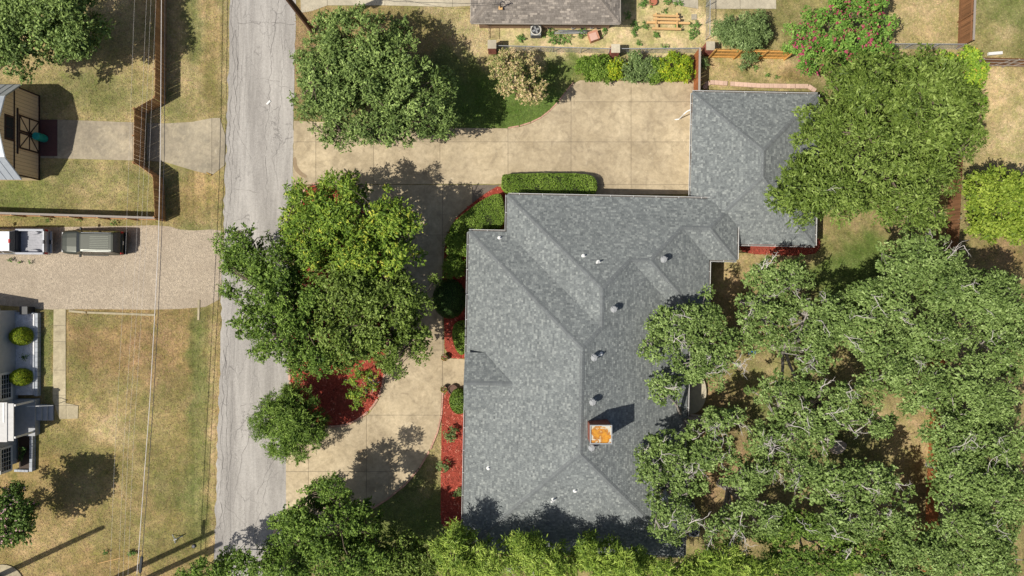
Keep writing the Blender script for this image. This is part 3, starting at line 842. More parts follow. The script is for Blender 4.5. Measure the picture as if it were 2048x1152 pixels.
RC = [((0, 0, 0), (221.5, 221.5, 221.5), 1), ((221.5, 221.5, 221.5), (221.5, 418.5, 221.5), 0), ((0, 640, 0), (221.5, 418.5, 221.5), 1), ((443, 640, 0), (221.5, 418.5, 221.5), 1),
      ((75, -74, 0), (259, 110, 184), 1), ((259, 110, 184), (259, 184, 184), 0), ((221.5, 221.5, 221.5), (259, 184, 184), 1), ((259, 110, 184), (315.5, 53.5, 127.5), 1),
      ((315.5, 53.5, 127.5), (353.5, 53.5, 127.5), 0), ((481, 181, 0), (353.5, 53.5, 127.5), 1), ((420, -13, 61), (353.5, 53.5, 127.5), 1), ((420, -13, 61), (475, -13, 61), 0), ((536, 48, 0), (475, -13, 61), 1), ((505, -43, 31), (475, -13, 61), 1)]
for a, b, h in RC:
    # caps are laid from low end to high end
    if a[2] > b[2]: a, b = b, a
    ridge_caps(HW(*a), HW(*b), h)
for a, b, h in (((445, -291, 0), (571.5, -164.5, 126.5), 1), ((571.5, -164.5, 126.5), (571.5, -112.5, 126.5), 0), ((510, -51, 65), (571.5, -112.5, 126.5), 1), ((698, -291, 0), (571.5, -164.5, 126.5), 1), ((698, 14, 0), (571.5, -112.5, 126.5), 1)):
    ridge_caps(HW(*a, -0.6), HW(*b, -0.6), h)
ridge_caps(HW(-2, 298, 93, 0.03), HW(92, 298, 93, 0.03), 0)

# walls (brick) inset below the eaves
M_BRICKWALL = tint_mat('tan_brick_wall', [(0, (0.30, 0.20, 0.14)), (1, (0.36, 0.25, 0.18))])
ins = 14
wp = [(ins, ins), (75 + ins, ins), (75 + ins, -74 + ins), (445 + ins, -74 + ins), (445 + ins, -291 + ins), (698 - ins, -291 + ins), (698 - ins, 14 - ins), (536 - ins, 14 - ins), (536 - ins, 48 - ins), (481 - ins, 48 - ins), (481 - ins, 181 - ins), (443 - ins, 181 - ins), (443 - ins, 640 - ins), (ins, 640 - ins)]
MB().prism([tuple(HW(u, v)[:2]) for u, v in wp], 0.0, EAVE - 0.65).build('wall', M_BRICKWALL, house)
wp2 = [(ins, ins), (75 + ins, ins), (75 + ins, -74 + ins), (536 - ins, -74 + ins), (536 - ins, 48 - ins), (481 - ins, 48 - ins), (481 - ins, 181 - ins), (443 - ins, 181 - ins), (443 - ins, 640 - ins), (ins, 640 - ins)]
MB().prism([tuple(HW(u, v)[:2]) for u, v in wp2], EAVE - 0.66, EAVE + 0.05).build('wall', M_BRICKWALL, house)
# soffit boards under the eaves
so = MB()
n = len(wp2); so.prism([tuple(HW(u, v)[:2]) for u, v in [(1, 1), (76, 1), (76, -73), (535, -73), (535, 47), (480, 47), (480, 180), (442, 180), (442, 639), (1, 639)]], EAVE - 0.12, EAVE - 0.05)
so.build('soffit', M_WHITE, house)
so = MB(); so.prism([tuple(HW(u, v)[:2]) for u, v in [(446, -290), (697, -290), (697, 13), (446, 13)]], EAVE - 0.72, EAVE - 0.66); so.build('soffit', M_WHITE, house)
# garage doors on the driveway side
for v0, v1 in ((-262, -178), (-165, -90)):
    gd = MB()
    gd.bar(HW(445 + ins - 1.2, v0, 0, -EAVE + 1.1), HW(445 + ins - 1.2, v1, 0, -EAVE + 1.1), 0.06, 2.1)
    g = gd.build('garage_door', M_WHITE, house)
    pm = MB()
    for i in range(4):
        for zz in (0.45, 0.95, 1.45, 1.9):
            a = v0 + (v1 - v0) * (i + .1) / 4; b = v0 + (v1 - v0) * (i + .9) / 4
            pm.bar(HW(445 + ins - 2.1, a, 0, -EAVE + zz), HW(445 + ins - 2.1, b, 0, -EAVE + zz), 0.02, 0.36)
    pm.build('door_panel', M_WHITE, g)
# gable front, its side walls, entry door
gb = MB(); f = 8
gb.add([HW(f, 246, 0), HW(f, 350, 0), HW(f, 350, 36), HW(f, 298, 90), HW(f, 246, 36)], [(0, 1, 2, 3, 4)])
gb.add([HW(f, 246, f - 3), HW(40, 246, 34), HW(36, 246, 36), HW(f, 246, 36)], [(0, 1, 2, 3)])
gb.add([HW(f, 350, f - 3), HW(40, 350, 34), HW(36, 350, 36), HW(f, 350, 36)], [(3, 2, 1, 0)])
gb.build('gable_wall', simple('gable_shade_dark', (0.12, 0.13, 0.135), (0.09, 0.10, 0.10)), house)  # dark colour paints in the shadow under the gable overhang
ed = MB(); ed.bar(HW(ins - 1, 283, 0, -EAVE + 1.05), HW(ins - 1, 313, 0, -EAVE + 1.05), 0.07, 2.1)
ed = ed.build('front_door', simple('dark_door', (0.10, 0.05, 0.03)), house)
dk = MB(); dk.lathe(tuple(HW(ins - 4, 309, 0, -EAVE + 1.0)), [(0.03, -.03), (0.04, 0), (0.03, .03)], 8); dk.build('door_handle', M_METAL, ed)
for v0, v1 in ((40, 90), (120, 180), (400, 460), (520, 590)):
    wf = MB(); wf.bar(HW(ins - 1, v0, 0, -EAVE + 1.5), HW(ins - 1, v1, 0, -EAVE + 1.5), 0.08, 1.4); wf = wf.build('window', M_WHITE, house)
    pn = MB(); pn.bar(HW(ins - 2, v0 + 2, 0, -EAVE + 1.5), HW(ins - 2, v1 - 2, 0, -EAVE + 1.5), 0.06, 1.25); pn.build('pane', simple('dark_glass', (0.02, 0.025, 0.03), (0.015, 0.02, 0.025), 3, 0.08, spec=0.6), wf)

# gutters
def gutter(a, b, side, dz=0.0):
    """U channel along the eave a->b (u,v); side = outward unit (du,dv)"""
    A = HW(*a, 0, dz); B = HW(*b, 0, dz); out = EU * side[0] + EV * side[1]
    g = MB()
    for off, w, h, zz in ((0.125, 0.022, 0.11, -0.04), (0.065, 0.11, 0.015, -0.09)):
        o = out * off + Vector((0, 0, zz)); g.bar(A + o, B + o, w, h)
    L = (B - A).length; nn = max(1, int(L / 1.6)); d = (B - A) / L
    for i in range(nn):
        c = A + d * (L * (i + .5) / nn) + Vector((0, 0, 0.012))
        g.bar(c + out * 0.0, c + out * 0.135, 0.03, 0.012)
    ob = g.build('gutter', M_WHITE, house)
    l = MB(); l.bar(A + out * 0.065 + Vector((0, 0, -0.074)), B + out * 0.065 + Vector((0, 0, -0.074)), 0.09, 0.014); l.build('dark_channel_strip', M_GUTTERIN, ob)  # dark strip along the bottom of the channel
gutter((0, 2), (0, 252), (-1, 0)); gutter((0, 326), (0, 640), (-1, 0)); gutter((0, 0), (73, 0), (0, -1)); gutter((75, -74), (75, -3), (-1, 0)); gutter((77, -74), (486, -74), (0, -1))
gutter((536, -20), (536, 46), (1, 0)); gutter((484, 48), (536, 48), (0, 1)); gutter((481, 50), (481, 178), (1, 0)); gutter((446, 181), (481, 181), (0, 1)); gutter((443, 184), (443, 640), (1, 0)); gutter((0, 640), (443, 640), (0, 1))
gutter((445, -291), (698, -291), (0, -1), -0.6); gutter((445, -289), (445, -78), (-1, 0), -0.6); gutter((538, 14), (698, 14), (0, 1), -0.6); gutter((698, -291), (698, 14), (1, 0), -0.6)
# downspout by the garage gate
ds = MB(); q = HW(443, -256, 0, -0.66)
ds.tube([q, q + Vector((-0.25, -0.08, -0.25)), q + Vector((-0.42, -0.22, -0.5)), q + Vector((-0.42, -0.22, -2.2)), q + Vector((-0.75, -0.25, -2.27))], 0.05, 6); ds.build('downspout', M_WHITE, house)

# roof fittings
def on_roof(px, py, guess=4.5):
    """ground-true point of the roof surface seen at photo pixel (px,py)"""
    z = guess
    for _ in range(12):
        w = P(px, py, z); d = w - W0
        u = (d.x * EU.x + d.y * EU.y) * S; v = (d.x * EV.x + d.y * EV.y) * S
        best = -1e9
        for (nm, pieces, hf, ax, ev, sg, dz) in PLANES:
            for pc in pieces:
                if inside(pc, np.array([u]), np.array([v]))[0]: best = max(best, EAVE + hf(u, v) / S * KP + dz)
        if best < -1e8: best = EAVE
        z = best
    return P(px, py, z)
for px, py in ((1322, 523), (1223, 622), (1184, 718), (1181, 806), (1179, 896)):
    p = on_roof(px + 3, py - 4)
    b = MB(); b.lathe(p, [(0.24, -0.12), (0.24, 0.05), (0.17, 0.08), (0.17, 0.42)], 14)
    o = b.build('roof_vent', M_METAL, house)
    b = MB(); b.lathe(p, [(0.19, 0.42), (0.25, 0.47), (0.26, 0.55), (0.20, 0.64), (0.05, 0.68)], 14)
    for k in range(3):
        a = k * 2.094 + 0.4; b.bar(p + Vector((0, 0, 0.685)), p + Vector((math.cos(a) * 0.27, math.sin(a) * 0.27, 0.66)), 0.035, 0.03)
    b.build('vent_cap', M_METAL, o)
for px, py, tall in ((999, 476, .25), (1167, 512, .3), (1197, 524, .45), (1202, 708, .35), (1150, 981, .25), (1107, 998, .45), (977, 936, .2)):
    p = on_roof(px, py)
    b = MB(); b.lathe(p, [(0.17, -0.12), (0.16, 0.04), (0.07, 0.08)], 12); o = b.build('vent_flashing', M_WHITE, house)
    b = MB(); b.tube([p + Vector((0, 0, 0.05)), p + Vector((0, 0, tall))] + ([p + Vector((-0.12, -0.06, tall + .06)), p + Vector((-0.2, -0.08, tall - .03))] if tall > .3 else []), 0.06, 8); b.build('vent_pipe', M_WHITE, o)

# chimney
chz0 = 5.2
cc = on_roof(1190, 852); ctop = 8.15
c1 = P(1170.5, 842, 6.3)
cx0, cx1 = (P(1181, 0, ctop)).x, (P(1223, 0, ctop)).x
cy0, cy1 = (P(0, 887, ctop)).y, (P(0, 851, ctop)).y
ch = MB(); ch.prism([(cx0 + .015, cy0 + .015), (cx1 - .015, cy0 + .015), (cx1 - .015, cy1 - .015), (cx0 + .015, cy1 - .015)], chz0, ctop - 0.08)
chim = ch.build('chimney', M_MORTAR, house, label='red brick chimney with rust stained metal cap')
br = MB(); r = random.Random(4); zz = chz0 + 0.05; row = 0
while zz + 0.06 < ctop - 0.1:
    for (ax, fix, lo, hi) in (('x', cy0, cx0, cx1), ('x', cy1, cx0, cx1), ('y', cx0, cy0, cy1), ('y', cx1, cy0, cy1)):
        s = lo - (0.11 if row % 2 else 0)
        while s < hi - 0.03:
            a = max(s, lo); b_ = min(s + 0.205, hi)
            if b_ - a > 0.04:
                m = (a + b_) / 2
                if ax == 'x': br.box((m, fix, zz + .03), (b_ - a, 0.045, 0.06), tint=r.random())
                else: br.box((fix, m, zz + .03), (0.045, b_ - a, 0.06), tint=r.random())
            s += 0.217
    zz += 0.072; row += 1
br.build('chimney_bricks', M_BRICKRED, chim, kind='stuff', tints=True)
def rust_material():
    m, nt, N, L, b = base_mat('rusted_cap')
    tc = N.new('ShaderNodeTexCoord')
    mp = N.new('ShaderNodeMapping'); mp.inputs['Location'].default_value = (-.55, -.45, 0); L.new(tc.outputs['Generated'], mp.inputs['Vector'])
    mp.inputs['Scale'].default_value = (1.0, 1.0, 0.0)
    ln = N.new('ShaderNodeVectorMath'); ln.operation = 'LENGTH'; L.new(mp.outputs['Vector'], ln.inputs[0])
    p = pos(nt); n = noise(nt, 2.2, 5, 0.6, p, 0.8); n2 = noise(nt, 5, 4, 0.6, p)
    ad = N.new('ShaderNodeMath'); ad.operation = 'MULTIPLY_ADD'; L.new(n.outputs['Fac'], ad.inputs[0]); ad.inputs[1].default_value = 1.5
    hl = N.new('ShaderNodeMath'); hl.operation = 'MULTIPLY'; hl.inputs[1].default_value = 0.62; L.new(ln.outputs['Value'], hl.inputs[0]); L.new(hl.outputs[0], ad.inputs[2])
    sb = N.new('ShaderNodeMath'); sb.operation = 'SUBTRACT'; L.new(ad.outputs[0], sb.inputs[0]); sb.inputs[1].default_value = 0.22
    c = ramp(nt, sb.outputs[0], [(0.40, (0.48, 0.17, 0.008)), (0.55, (0.56, 0.25, 0.012)), (0.68, (0.46, 0.19, 0.010)), (0.76, (0.34, 0.11, 0.010)), (0.83, (0.52, 0.33, 0.11)), (0.90, (0.50, 0.48, 0.41))])
    c = mixf(nt, 1.0, c, ramp(nt, n2.outputs['Fac'], [(0.3, 0.8), (0.7, 1.1)]), 'MULTIPLY')
    L.new(c, b.inputs['Base Color']); b.inputs['Roughness'].default_value = 0.7
    return m
cp = MB(); e = 0.04
cp.prism([(cx0 - e, cy0 - e), (cx1 + e, cy0 - e), (cx1 + e, cy1 + e), (cx0 - e, cy1 + e)], ctop - 0.075, ctop - 0.02)
cap = cp.build('chimney_cap', rust_material(), chim)
rim = MB(); t = 0.07
for (a, b_) in (((cx0 - e, cy0 - e + t / 2), (cx1 + e, cy0 - e + t / 2)), ((cx0 - e, cy1 + e - t / 2), (cx1 + e, cy1 + e - t / 2)), ((cx0 - e + t / 2, cy0 - e + t), (cx0 - e + t / 2, cy1 + e - t)), ((cx1 + e - t / 2, cy0 - e + t), (cx1 + e - t / 2, cy1 + e - t))):
    rim.bar((*a, ctop + 0.015), (*b_, ctop + 0.015), t, 0.075)
rim.build('cap_rim', M_METAL, cap)
fl = MB(); fl.bar((cx0 - 0.06, cy0, 6.2), (cx0 - 0.06, cy1 + .1, 6.2), 0.05, 0.5); fl.build('flashing', M_WHITE, chim)

# skylight and dormer-like box near the east eave
p = on_roof(1329, 992)
b = MB(); b.box(p + Vector((0, 0, 0.12)), (0.75, 1.0, 0.4), -HA); sk = b.build('skylight', simple('skylight_curb', (0.42, 0.33, 0.26)), house)
b = MB(); b.lathe(p + Vector((0, 0, 0.3)), [(0.50, 0.0), (0.44, 0.14), (0.25, 0.24), (0.02, 0.27)], 4, sx=0.95, sy=1.25); b.build('dome', simple('pale_acrylic', (0.40, 0.43, 0.47), (0.36, 0.39, 0.42), 2, 0.35), sk)

# round patio and condensers at the east wall
pp = P(1385, 782)
pts = [(pp.x - 0.6, pp.y - 1.9)] + [(pp.x - 0.2 + 1.2 * math.cos(a), pp.y + 1.75 * math.sin(a)) for a in np.linspace(-1.5, 1.5, 16)] + [(pp.x - 0.6, pp.y + 1.9)]
MB().prism(pts, 0, 0.42).build('bay_step', M_PATIO, label='curved pale concrete step against east wall under the oak', cat='step')

def condenser(px, py, label, s=0.8, h=0.85, dark=True):
    p = P(px, py)
    body = simple('condenser_grey', (0.30, 0.32, 0.34), (0.24, 0.26, 0.28), 8, 0.5, 0.2)
    root = empty('air_conditioner', p, 0, label, 'air conditioner')
    b = MB(); b.box((0, 0, h / 2 + .03), (s, s, h - .06)); c = b.build('casing', body, root, local=True, bevel=0.04)
    lv = MB()
    for k in range(7):
        z = 0.12 + k * (h - .2) / 7
        for sx, sy, dx, dy in ((s / 2 + .004, 0, .012, s * .86), (-s / 2 - .004, 0, .012, s * .86), (0, s / 2 + .004, s * .86, .012), (0, -s / 2 - .004, s * .86, .012)):
            lv.box((sx, sy, z), (dx, dy, 0.04))
    lv.build('louvre', M_DKMETAL, c, local=True)
    t = MB(); t.lathe((0, 0, h), [(s * .5, 0.0), (s * .53, .02), (s * .53, 0.05), (s * .44, 0.06), (s * .42, 0.01)], 24); t.build('top_ring', simple('condenser_top', (0.55, 0.53, 0.46), (0.48, 0.46, 0.4)), root, local=True)
    d = MB(); d.lathe((0, 0, h + .012), [(s * .41, 0.0), (s * .41, 0.008)], 20); d.build('fan_well', M_DKMETAL, root, local=True)
    bl = MB()
    for k in range(4):
        a = k * math.pi / 2 + .4; bl.box((math.cos(a) * s * .2, math.sin(a) * s * .2, h + .035), (s * .3, s * .18, .012), a)
    bl.build('fan_blade', M_METAL, root, local=True)
    g = MB()
    for rr_ in (.15, .28, .40):
        g.tube([(math.cos(a) * s * rr_, math.sin(a) * s * rr_, h + .07) for a in np.linspace(0, 6.283, 17)], .006, 4, cap=False)
    g.build('fan_guard', M_DKMETAL, root, local=True)
    return root
condenser(1383, 1056, 'grey air conditioner beside southeast corner of ranch house')
condenser(1377, 1008, 'small grey air conditioner north of the bigger one at house wall', 0.62, 0.7)
condenser(1071, 67, 'beige topped air conditioner beside the brown roofed house', 0.82, 0.8)

# ------------------------------------------------------------------ neighbour house, north (brown roof)
nh = empty('neighbour_house', P(1090, -40), 0, 'brown shingled neighbour house behind chain link fence', 'house')
NE = 2.6; W1 = P(942, 46, NE); S2 = PPM * CAMH / (CAMH - NE)
NHa = math.radians(-0.25)
def NW(u, v, h=0.0, dz=0.0):      # u east, v north, drawing units
    return W1 + Vector((u / S2, v / S2 - u / S2 * 0.004, h / S2 * 0.42 + dz))
NP = [('s', [[(0, 0), (298, 0), (198, 100), (100, 100)]], lambda u, v: v, 'v', 0, 1, 0.0),
      ('w', [[(0, 0), (100, 100), (0, 200)]], lambda u, v: u, 'u', 0, 1, 0.0),
      ('e', [[(298, 0), (298, 200), (198, 100)]], lambda u, v: 298 - u, 'u', 298, -1, 0.0),
      ('n', [[(0, 200), (100, 100), (198, 100), (298, 200)]], lambda u, v: 200 - v, 'v', 200, -1, 0.0)]
class FlipMB(MB):
    def add(s, vs, fs, tint=0.5):
        return MB.add(s, vs, [tuple(reversed(f)) for f in fs], tint)
deck = MB()
sh = shingle_planes(NP, NW, FlipMB(), 3.6, 9, (3.5, 10), deck)
nroof = deck.build('roof', simple('brown_underlay', (0.14, 0.12, 0.1)), nh)
sh.build('shingles', M_BSHINGLE, nroof, kind='stuff', tints=True)
M_BRIDGE = simple('ridge_shingle_brown', (0.235, 0.205, 0.175), (0.18, 0.155, 0.13), 5, 0.85, rnd=0.12)
for a, b_ in (((0, 0, 0), (100, 100, 100)), ((298, 0, 0), (198, 100, 100))):
    A, B = NW(*a), NW(*b_); x = (B - A).normalized(); y = Vector((0, 0, 1)).cross(x).normalized(); z = x.cross(y); n = int((B - A).length / .235)
    me = None
    for i in range(n):
        if 'b' not in CAPS:
            o = cap_mesh(0.30).build('ridge_shingle', M_BRIDGE, nroof, local=True); CAPS['b'] = o.data
        else: o = link_mesh('ridge_shingle', CAPS['b'], nroof)
        M = Matrix((x, y, z)).transposed().to_4x4(); M.translation = A + (B - A) * (i / n) - nh.location; o.matrix_basis = M
MB().prism([tuple(NW(u, v)[:2]) for u, v in ((14, 14), (284, 14), (284, 186), (14, 186))], 0, NE + .1).build('wall', M_BRICKWALL, nh)
fa = MB(); fa.bar(NW(0, -1, 0, -.06), NW(298, -1, 0, -.06), 0.04, 0.14); fa.bar(NW(299, 0, 0, -.06), NW(299, 200, 0, -.06), 0.04, 0.14); fa.bar(NW(-1, 0, 0, -.06), NW(-1, 200, 0, -.06), 0.04, 0.14); fa.build('fascia', simple('taupe_trim', (0.42, 0.38, 0.33)), nh)
# service mast with its drip loop
m0 = on = P(1001, 15, 3.25)
b = MB(); b.tube([m0 + Vector((0, 0, -.5)), m0 + Vector((0, 0, .9)), m0 + Vector((0.15, .05, 1.0)), m0 + Vector((.28, .05, .9))], 0.045, 8); mast = b.build('service_mast', M_DKMETAL, nh)
b = MB(); b.box(m0 + Vector((0, -.05, .02)), (.3, .25, .02)); b.build('mast_flashing', M_PALEWOOD, mast)
b = MB(); b.tube([m0 + Vector((.25 * math.cos(a) - .1, .2 * math.sin(a) + .1, .95)) for a in np.linspace(0, 5, 12)], 0.018, 5); b.build('drip_loop', M_DKMETAL, mast)
MB().tube([m0 + Vector((0, 0, .9)), P(930, 7, 4.6), P(790, 3, 5.2), P(600, -30, 6.4)], 0.015, 5).build('service_cable', M_DKMETAL, label='thin dark service cable to the brown roof', cat='cable')

# things by that house
r = random.Random(21)
sp = empty('scrap_pile', P(1155, 62), 0, 'row of stored scrap pipes and buckets under brown eave', 'scrap pile')
for k in range(6):
    y = 60 + k * 1.4
    b = MB(); b.tube([P(1102 + r.uniform(0, 30), y, .25 + .02 * k), P(1180 + r.uniform(-10, 6), y + r.uniform(-1, 2), .25)], 0.035, 6); b.build('pipe', M_METAL if k % 2 else M_DKMETAL, sp)
for k, px in enumerate((1098, 1146, 1164, 1183, 1196)):
    b = MB(); b.lathe(P(px, 56, 0), [(.13, 0), (.16, .3), (.17, .33), (.15, .33), (.14, .06)], 12); b.build('bucket', M_METAL if k % 2 else M_DKMETAL, sp)
# low red box
b = MB(); b.box(P(1187, 73, .3), (.75, .75, .6), .35); rb = b.build('planter_box', simple('faded_red_wood', (0.52, 0.26, 0.17), (0.42, 0.2, 0.13)), label='faded red square planter box on the sand', cat='planter')
b = MB(); b.box(P(1187, 73, .61), (.58, .58, .03), .35); b.build('lid', simple('chalky_pink', (0.60, 0.38, 0.30), (0.5, 0.3, 0.24)), rb)
pot = MB(); p = P(1305, 6); pot.lathe(p, [(.22, 0), (.30, .28), (.32, .34), (.27, .34), (.25, .22), (.02, .22)], 18); pot.build('flower_pot', simple('terracotta', (0.42, 0.16, 0.09), (0.33, 0.12, 0.07)), label='terracotta pot on the sandy yard near the patio', cat='pot')
MB().box(P(1388, 34, .05), (.42, .45, .08), .05).build('paving_stone', M_PATIO, label='square pale paving stone lying on the sand', cat='stone')
# lumber rack
rk = empty('lumber_rack', P(1335, 45), 0, 'pale timber rack of beams on sandy yard', 'rack')
for y0, x0, x1, z in ((31, 1306, 1358, .72), (38, 1306, 1360, .72), (45, 1293, 1380, .45), (57, 1304, 1362, .62)):
    b = MB(); b.bar(P(x0, y0, z), P(x1, y0 + 1.5, z), 0.16, 0.12); b.build('beam', M_PALEWOOD, rk)
for x in (1312, 1354):
    for y in (28, 57):
        b = MB(); b.bar(P(x, y, 0), P(x, y, .66), .12, .12); b.build('post', M_PALEWOOD, rk)
    b = MB(); b.bar(P(x, 26, .60), P(x, 59, .60), 0.10, 0.10); b.build('crosspiece', M_PALEWOOD, rk)
# wrought iron bench or gate beside pillar
gt = empty('iron_gate', P(982, 68), 0, 'dark iron gate panel between brown house and brick pillar', 'gate')
for k in range(9):
    b = MB(); b.bar(P(978, 54 + k * 2.6, 0.1), P(978, 54 + k * 2.6, 1.3), .02, .02); b.build('bar', M_DKMETAL, gt)
for z in (.15, 1.28):
    b = MB(); b.bar(P(978, 52, z), P(978, 77, z), .03, .03); b.build('rail', M_DKMETAL, gt)

# brick pillars and chain link fence
def pillar(px, py, label, h=1.45, s=0.62, x2=None):
    p = P(px, py)
    core = MB(); core.box((p.x, p.y, h / 2), (s - .03, s - .03, h))
    root = empty('brick_pillar', p, 0, label, 'pillar', 'brick pillars of the chain link fence')
    c = core.build('core', M_MORTAR, root)
    br = MB(); row = 0; z = .03; r = random.Random(px)
    while z + .06 < h:
        for sd in range(4):
            s0 = -s / 2 - (.1 if row % 2 else 0)
            while s0 < s / 2 - .03:
                a, e_ = max(s0, -s / 2), min(s0 + .2, s / 2)
                if e_ - a > .04:
                    mm = (a + e_) / 2; M = Matrix.Translation(p) @ Matrix.Rotation(sd * math.pi / 2, 4, 'Z') @ Matrix.Translation((mm, s / 2 - .01, z + .03))
                    br.box(None, (e_ - a, .05, .06), M=M, tint=r.random())
                s0 += .212
        z += .072; row += 1
    br.build('pillar_bricks', M_BRICKRED, c, kind='stuff', tints=True)
    t = MB(); t.box((p.x, p.y, h + .03), (s + .06, s + .06, .07)); t.build('capstone', M_PATIO, root, bevel=.015)
pillar(985, 101, 'brick pillar at the west end of chain link fence')
pillar(1226, 109, 'brick pillar midway along the chain link fence')
pillar(1411, 104, 'brick pillar where chain link meets golden fence')

def wire_mesh_mat():
    return simple('chain_link_wire', (0.40, 0.41, 0.42), (0.3, 0.31, 0.32), 10, 0.5, 0.5)
def chain_fence(name, label, a, b, h=1.2, np_=5, mat=None):
    A, B = P(*a), P(*b); root = empty(name, A, 0, label, 'fence')
    for k in range(np_):
        q = A + (B - A) * (k / (np_ - 1)); t = MB(); t.tube([q, q + Vector((0, 0, h + .05))], .03, 8); t.build('post', M_METAL, root)
    t = MB(); t.tube([A + Vector((0, 0, h)), B + Vector((0, 0, h))], .028, 8); t.build('top_rail', M_METAL, root)
    w = MB(); L = (B - A).length; d = (B - A) / L; n = int(L / .16)
    for k in range(n):
        for sgn in (1, -1):
            s0 = k * .16; run = h * sgn
            p0 = A + d * s0; s1 = min(max(s0 + run, 0), L); hh = abs(s1 - s0)
            if hh < .1: continue
            w.bar(p0 + Vector((0, 0, .03)), A + d * s1 + Vector((0, 0, hh)), .006, .006)
    w.build('wire_mesh', wire_mesh_mat(), root, kind='stuff')
    return root
chain_fence('chain_link_fence', 'chain link fence between two brick pillars behind the tan tree', (994, 101), (1217, 107))
chain_fence('chain_link_fence', 'chain link fence behind the row of shrubs', (1234, 107), (1396, 106), 1.2, 4)

# ------------------------------------------------------------------ wooden fences
def picket_fence(name, label, pts, h, mat, pw=0.14, rails=2, rail_side=1, rail_mat=None, posts=True, cap=None, jitter=0.02, brace=0):
    W = [P(*p) for p in pts]
    root = empty(name, W[0], 0, label, 'fence'); o0 = W[0]
    pm = MB(); pm.add([(-pw / 2, -.01, 0), (pw / 2, -.01, 0), (pw / 2, .01, 0), (-pw / 2, .01, 0), (-pw / 2, -.01, h - .04), (pw / 2, -.01, h - .04), (pw / 2, .01, h - .04), (-pw / 2, .01, h - .04), (-pw / 4, -.01, h), (pw / 4, -.01, h), (pw / 4, .01, h), (-pw / 4, .01, h)],
        [(0, 1, 5, 4), (1, 2, 6, 5), (2, 3, 7, 6), (3, 0, 4, 7), (4, 5, 9, 8), (6, 7, 11, 10), (5, 6, 10, 9), (7, 4, 8, 11), (8, 9, 10, 11), (3, 2, 1, 0)])
    me = None; r = random.Random(len(label)); cnt = 0
    for a, b in zip(W[:-1], W[1:]):
        d = b - a; L = d.length; x = d / L; ang = math.atan2(x.y, x.x); nrm = Vector((-x.y, x.x, 0))
        n = int(L / (pw + .005))
        for i in range(n):
            if cnt > 298: break
            q = a + x * ((i + .5) * L / n)
            if me is None: o = pm.build('picket', mat, root, local=True); me = o.data
            else: o = link_mesh('picket', me, root)
            o.location = (q.x - o0.x + nrm.x * r.uniform(-.006, .006), q.y - o0.y + nrm.y * r.uniform(-.006, .006), r.uniform(-jitter, jitter)); o.rotation_euler = (0, r.uniform(-.012, .012), ang); cnt += 1
        for k in range(rails):
            z = h * (0.15 + 0.7 * k / max(1, rails - 1)); off = nrm * (.035 * rail_side)
            t = MB(); t.bar(a + off + Vector((0, 0, z)), b + off + Vector((0, 0, z)), .04, .09); t.build('rail', rail_mat or mat, root)
        if posts:
            m = max(1, round(L / 2.4))
            for k in range(m + 1):
                q = a + d * (k / m) + nrm * (.085 * rail_side); t = MB(); t.box((q.x, q.y, h * .5 + .01), (.09, .09, h + .02), ang); t.build('post', rail_mat or mat, root)
        if cap:
            t = MB(); t.bar(a + Vector((0, 0, h + .03)), b + Vector((0, 0, h + .03)), .16, .04); t.build('cap_board', cap, root)
    return root
picket_fence('wooden_fence', 'tall brown picket fence with jog and gate along the street', [(334, -70), (332, 206), (292, 229), (291, 332), (328, 358), (332, 438)], 1.83, M_PICKET, rail_side=-1)
picket_fence('wooden_fence', 'brown picket fence end on beside the gravel drive', [(331, 440), (-60, 428)], 1.75, M_PICKET, rail_side=1, cap=M_GREYWOOD)
picket_fence('wooden_fence', 'red cedar fence between driveway and garage back bed', [(1386, 236), (1388, 110)], 1.8, M_PICKETRED, rail_side=-1, cap=M_GREYWOOD)
picket_fence('wooden_fence', 'golden pine fence with horizontal rails behind the dry bed', [(1416, 115), (1568, 118)], 2.1, M_GOLDWOOD, rails=3, rail_side=-1, rail_mat=M_GOLDWOOD)
picket_fence('wooden_fence', 'dark brown fence with grey cap between two dry lawns', [(1921, -60), (1915, 97)], 2.0, M_DARKBROWN, rail_side=-1, cap=M_GREYWOOD)
bf = picket_fence('wooden_fence', 'dark brown fence with pale rails and braces by the flowering vine', [(1936, 131), (2140, 136)], 2.0, M_DARKBROWN, rails=3, rail_side=-1, rail_mat=M_GREYWOOD)
for x in (1978, 2020, 2060):
    t = MB(); t.bar(P(x, 131.5, 0) + Vector((0, -.12, .35)), P(x + 6, 131.5, 0) + Vector((.3, -.12, 1.7)), .05, .04); t.build('brace', M_GREYWOOD, bf)
picket_fence('wooden_fence', 'dark brown fence running under the pecan tree beside dry lawn', [(1908, 140), (1888, 560)], 1.7, M_DARKBROWN, rail_side=1, rail_mat=M_GREYWOOD)
picket_fence('wooden_fence', 'rust brown fence half hidden below the eastern oaks', [(1868, 640), (1846, 1150)], 1.7, M_PICKETRED, rail_side=1)
chain_fence('chain_link_fence', 'chain link fence behind the tall pecan tree', (1700, 98), (1912, 99), 1.3, 5)
chain_fence('chain_link_fence', 'chain link gate posts between patio and green shrub', (1412, -20), (1411, 80), 1.3, 4)
chain_fence('chain_link_fence', 'low chain link fence south of the ranch house behind junipers', (1240, 1124), (1480, 1122), 1.1, 4)
MB().box(P(1990, 107, .12), (1.1, .22, .2), .08).build('white_pipe_bundle', M_WHITE, label='white bundle lying behind dark fence near green lawn', cat='bundle')

